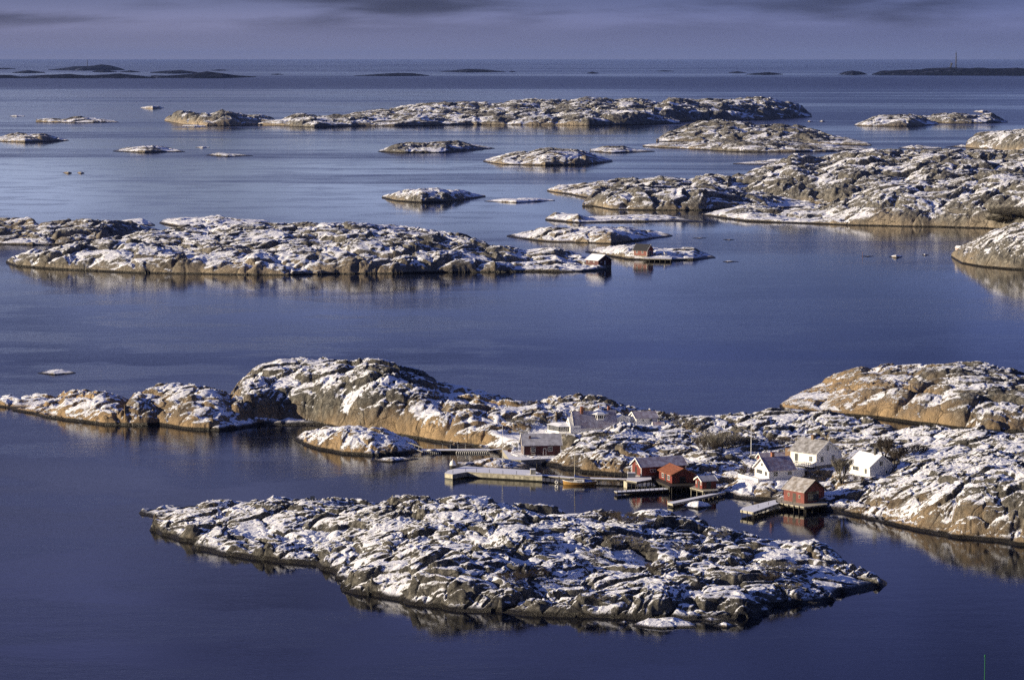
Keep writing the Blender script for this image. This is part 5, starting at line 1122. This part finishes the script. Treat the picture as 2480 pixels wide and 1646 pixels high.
plant('shrub', 'dark bush between the big white house and the boathouse', 'shrub', 1968, 1148, 3.2, 1.6, 2.4, 'shrub', 9, 'brown_twig', 13, G1, 5, 2)
plant('shrub', 'dark hedge clump under the snow-roofed house', 'shrub', 2066, 1160, 3.4, 1.1, 4.2, 'shrub', 9, 'brown_twig', 14, G1, 5, 2)
plant('shrub', 'dark thicket at the foot of the two trees', 'shrub', 2152, 1117, 4.8, 1.7, 3.6, 'shrub', 9, 'brown_twig', 15, G1, 5, 2)
plant('shrub', 'brown thicket at the right of the smaller leafless tree', 'shrub', 2212, 1096, 5.6, 2.4, 4.6, 'shrub', 9, 'brown_twig', 16, G1, 5, 2)
plant('shrub', 'low dark thicket on the slope behind the big white house', 'shrub', 1880, 1068, 4.4, 1.3, 5.0, 'shrub', 9, 'brown_twig', 17, G1, 5, 2)
plant('shrub', 'frosted bushes in the gully left of the villa', 'shrub', 1268, 1025, 4.2, 1.8, 5.0, 'shrub', 6, 'frost_twig', 18, G1, 5, 2)
plant('shrub', 'brown tuft on the crest behind the gully bushes', 'shrub', 1272, 981, 5.6, 1.4, 4.6, 'shrub', 9, 'brown_twig', 19, G1, 5, 2)
plant('shrub', 'sparse tuft on the slope right of the tall cliff', 'shrub', 1122, 988, 5.2, 1.6, 2.6, 'shrub', 6, 'frost_twig', 20, G1, 5, 2)
bb = thing('topiary', 'round clipped dark bush in the snow right of the boathouse', 'bush', XYZ(2020, 1173, 2.2), 0)
rng = random.Random(4); mb = MB()
for i in range(700):
    a_, b_ = rng.uniform(0, 6.283), math.acos(rng.uniform(-0.6, 1)); r_ = 0.58*rng.uniform(0.85, 1.05); c_ = Vector((math.sin(b_)*math.cos(a_), math.sin(b_)*math.sin(a_), math.cos(b_)))*r_+Vector((0, 0, 0.55)); d_ = Vector((rng.uniform(-1, 1), rng.uniform(-1, 1), rng.uniform(-1, 1)))*0.09
    e_ = d_.cross(Vector((0.3, 0.5, 0.8))).normalized()*0.05; n_ = len(mb.v); mb.v += [tuple(c_-d_), tuple(c_+e_), tuple(c_+d_)]; mb.f.append((n_, n_+1, n_+2))
mb.build('foliage', 'dark_needle', bb)
G2 = 'leafless shrubs on the front island'
for i, (u, v, z, h, w, st_, mt, lb) in enumerate([
 (1517, 1262, 5.6, 2.0, 5.2, 9, 'brown_twig', 'widest dark thicket on the crest of the front island'), (1581, 1275, 5.2, 1.8, 1.9, 6, 'frost_twig', 'narrow frosted bush right of the crest thicket'),
 (1480, 1250, 6.2, 1.4, 3.0, 9, 'brown_twig', 'low dark bush at the left end of the crest thicket'), (1512, 1318, 5.0, 2.2, 5.0, 6, 'frost_twig', 'frosted scrub below the crest thicket'),
 (1560, 1330, 4.6, 1.5, 3.4, 6, 'frost_twig', 'sparse frosted scrub right below the crest thicket'), (1583, 1378, 3.8, 1.4, 2.8, 9, 'brown_twig', 'dark bush in the middle of the right half slope'),
 (1740, 1297, 3.6, 1.3, 3.6, 6, 'frost_twig', 'pale scrub on the far shore of the front island'), (1885, 1378, 2.9, 1.9, 4.6, 6, 'frost_twig', 'frosted thicket near the right tip of the front island'),
 (1850, 1402, 2.6, 1.6, 3.4, 9, 'brown_twig', 'dark thicket left of the right tip frosted one'), (1915, 1420, 2.0, 1.0, 3.0, 6, 'frost_twig', 'low frosted scrub below the right tip thicket'),
 (1450, 1450, 2.3, 1.3, 2.6, 6, 'frost_twig', 'frosted bush near the lower middle shore'), (1285, 1392, 3.8, 1.8, 4.4, 9, 'brown_twig', 'dark thicket under the shaded middle cliff'),
 (1235, 1402, 3.6, 1.4, 3.6, 9, 'brown_twig', 'dark thicket left of the one under the middle cliff'), (1650, 1330, 4.2, 1.2, 3.2, 6, 'frost_twig', 'thin pale scrub right of the frosted slope scrub'),
 (1440, 1345, 4.8, 1.3, 3.0, 6, 'frost_twig', 'thin pale scrub left of the frosted slope scrub')]):
    plant('shrub', lb, 'shrub', u, v, z, h, w, 'shrub', st_, mt, 30+i, G2, 5, 2)
for i, (u, v, z, h, w, lb) in enumerate([(2458, 522, 8, 6, 17, 'large brown thicket at the right edge of the rugged island'), (2430, 535, 5, 4, 11, 'smaller brown thicket left of the large edge thicket'), (2495, 525, 8, 6, 16, 'brown thicket cut by the right edge of the picture')]):
    plant('shrub', lb, 'shrub', u, v, z, h, w, 'shrub', 14, 'frost_twig', 60+i, 'thickets on the rugged island', 4, 4, key='bigthicket')
# let plants and poles stand on the rock
bpy.context.view_layer.update()
for o in list(COL.objects):
    if o.parent is None and o.get('category') in ('bush', 'flagpole', 'sign', 'stake', 'fence'):
        x, y = o.location.x, o.location.y
        st_ = 'front' if y < 555 and x < 75 else ('c1' if y > 1000 else 'main')
        try:
            z_ = ground_z(st_, x, y)
            if st_ == 'main': z_ = max(z_, ground_z('ridge', x, y) if x < 12 else z_)
            if z_ > 0.1: o.location.z = z_-0.05
        except Exception as ex: print('ground', ex)
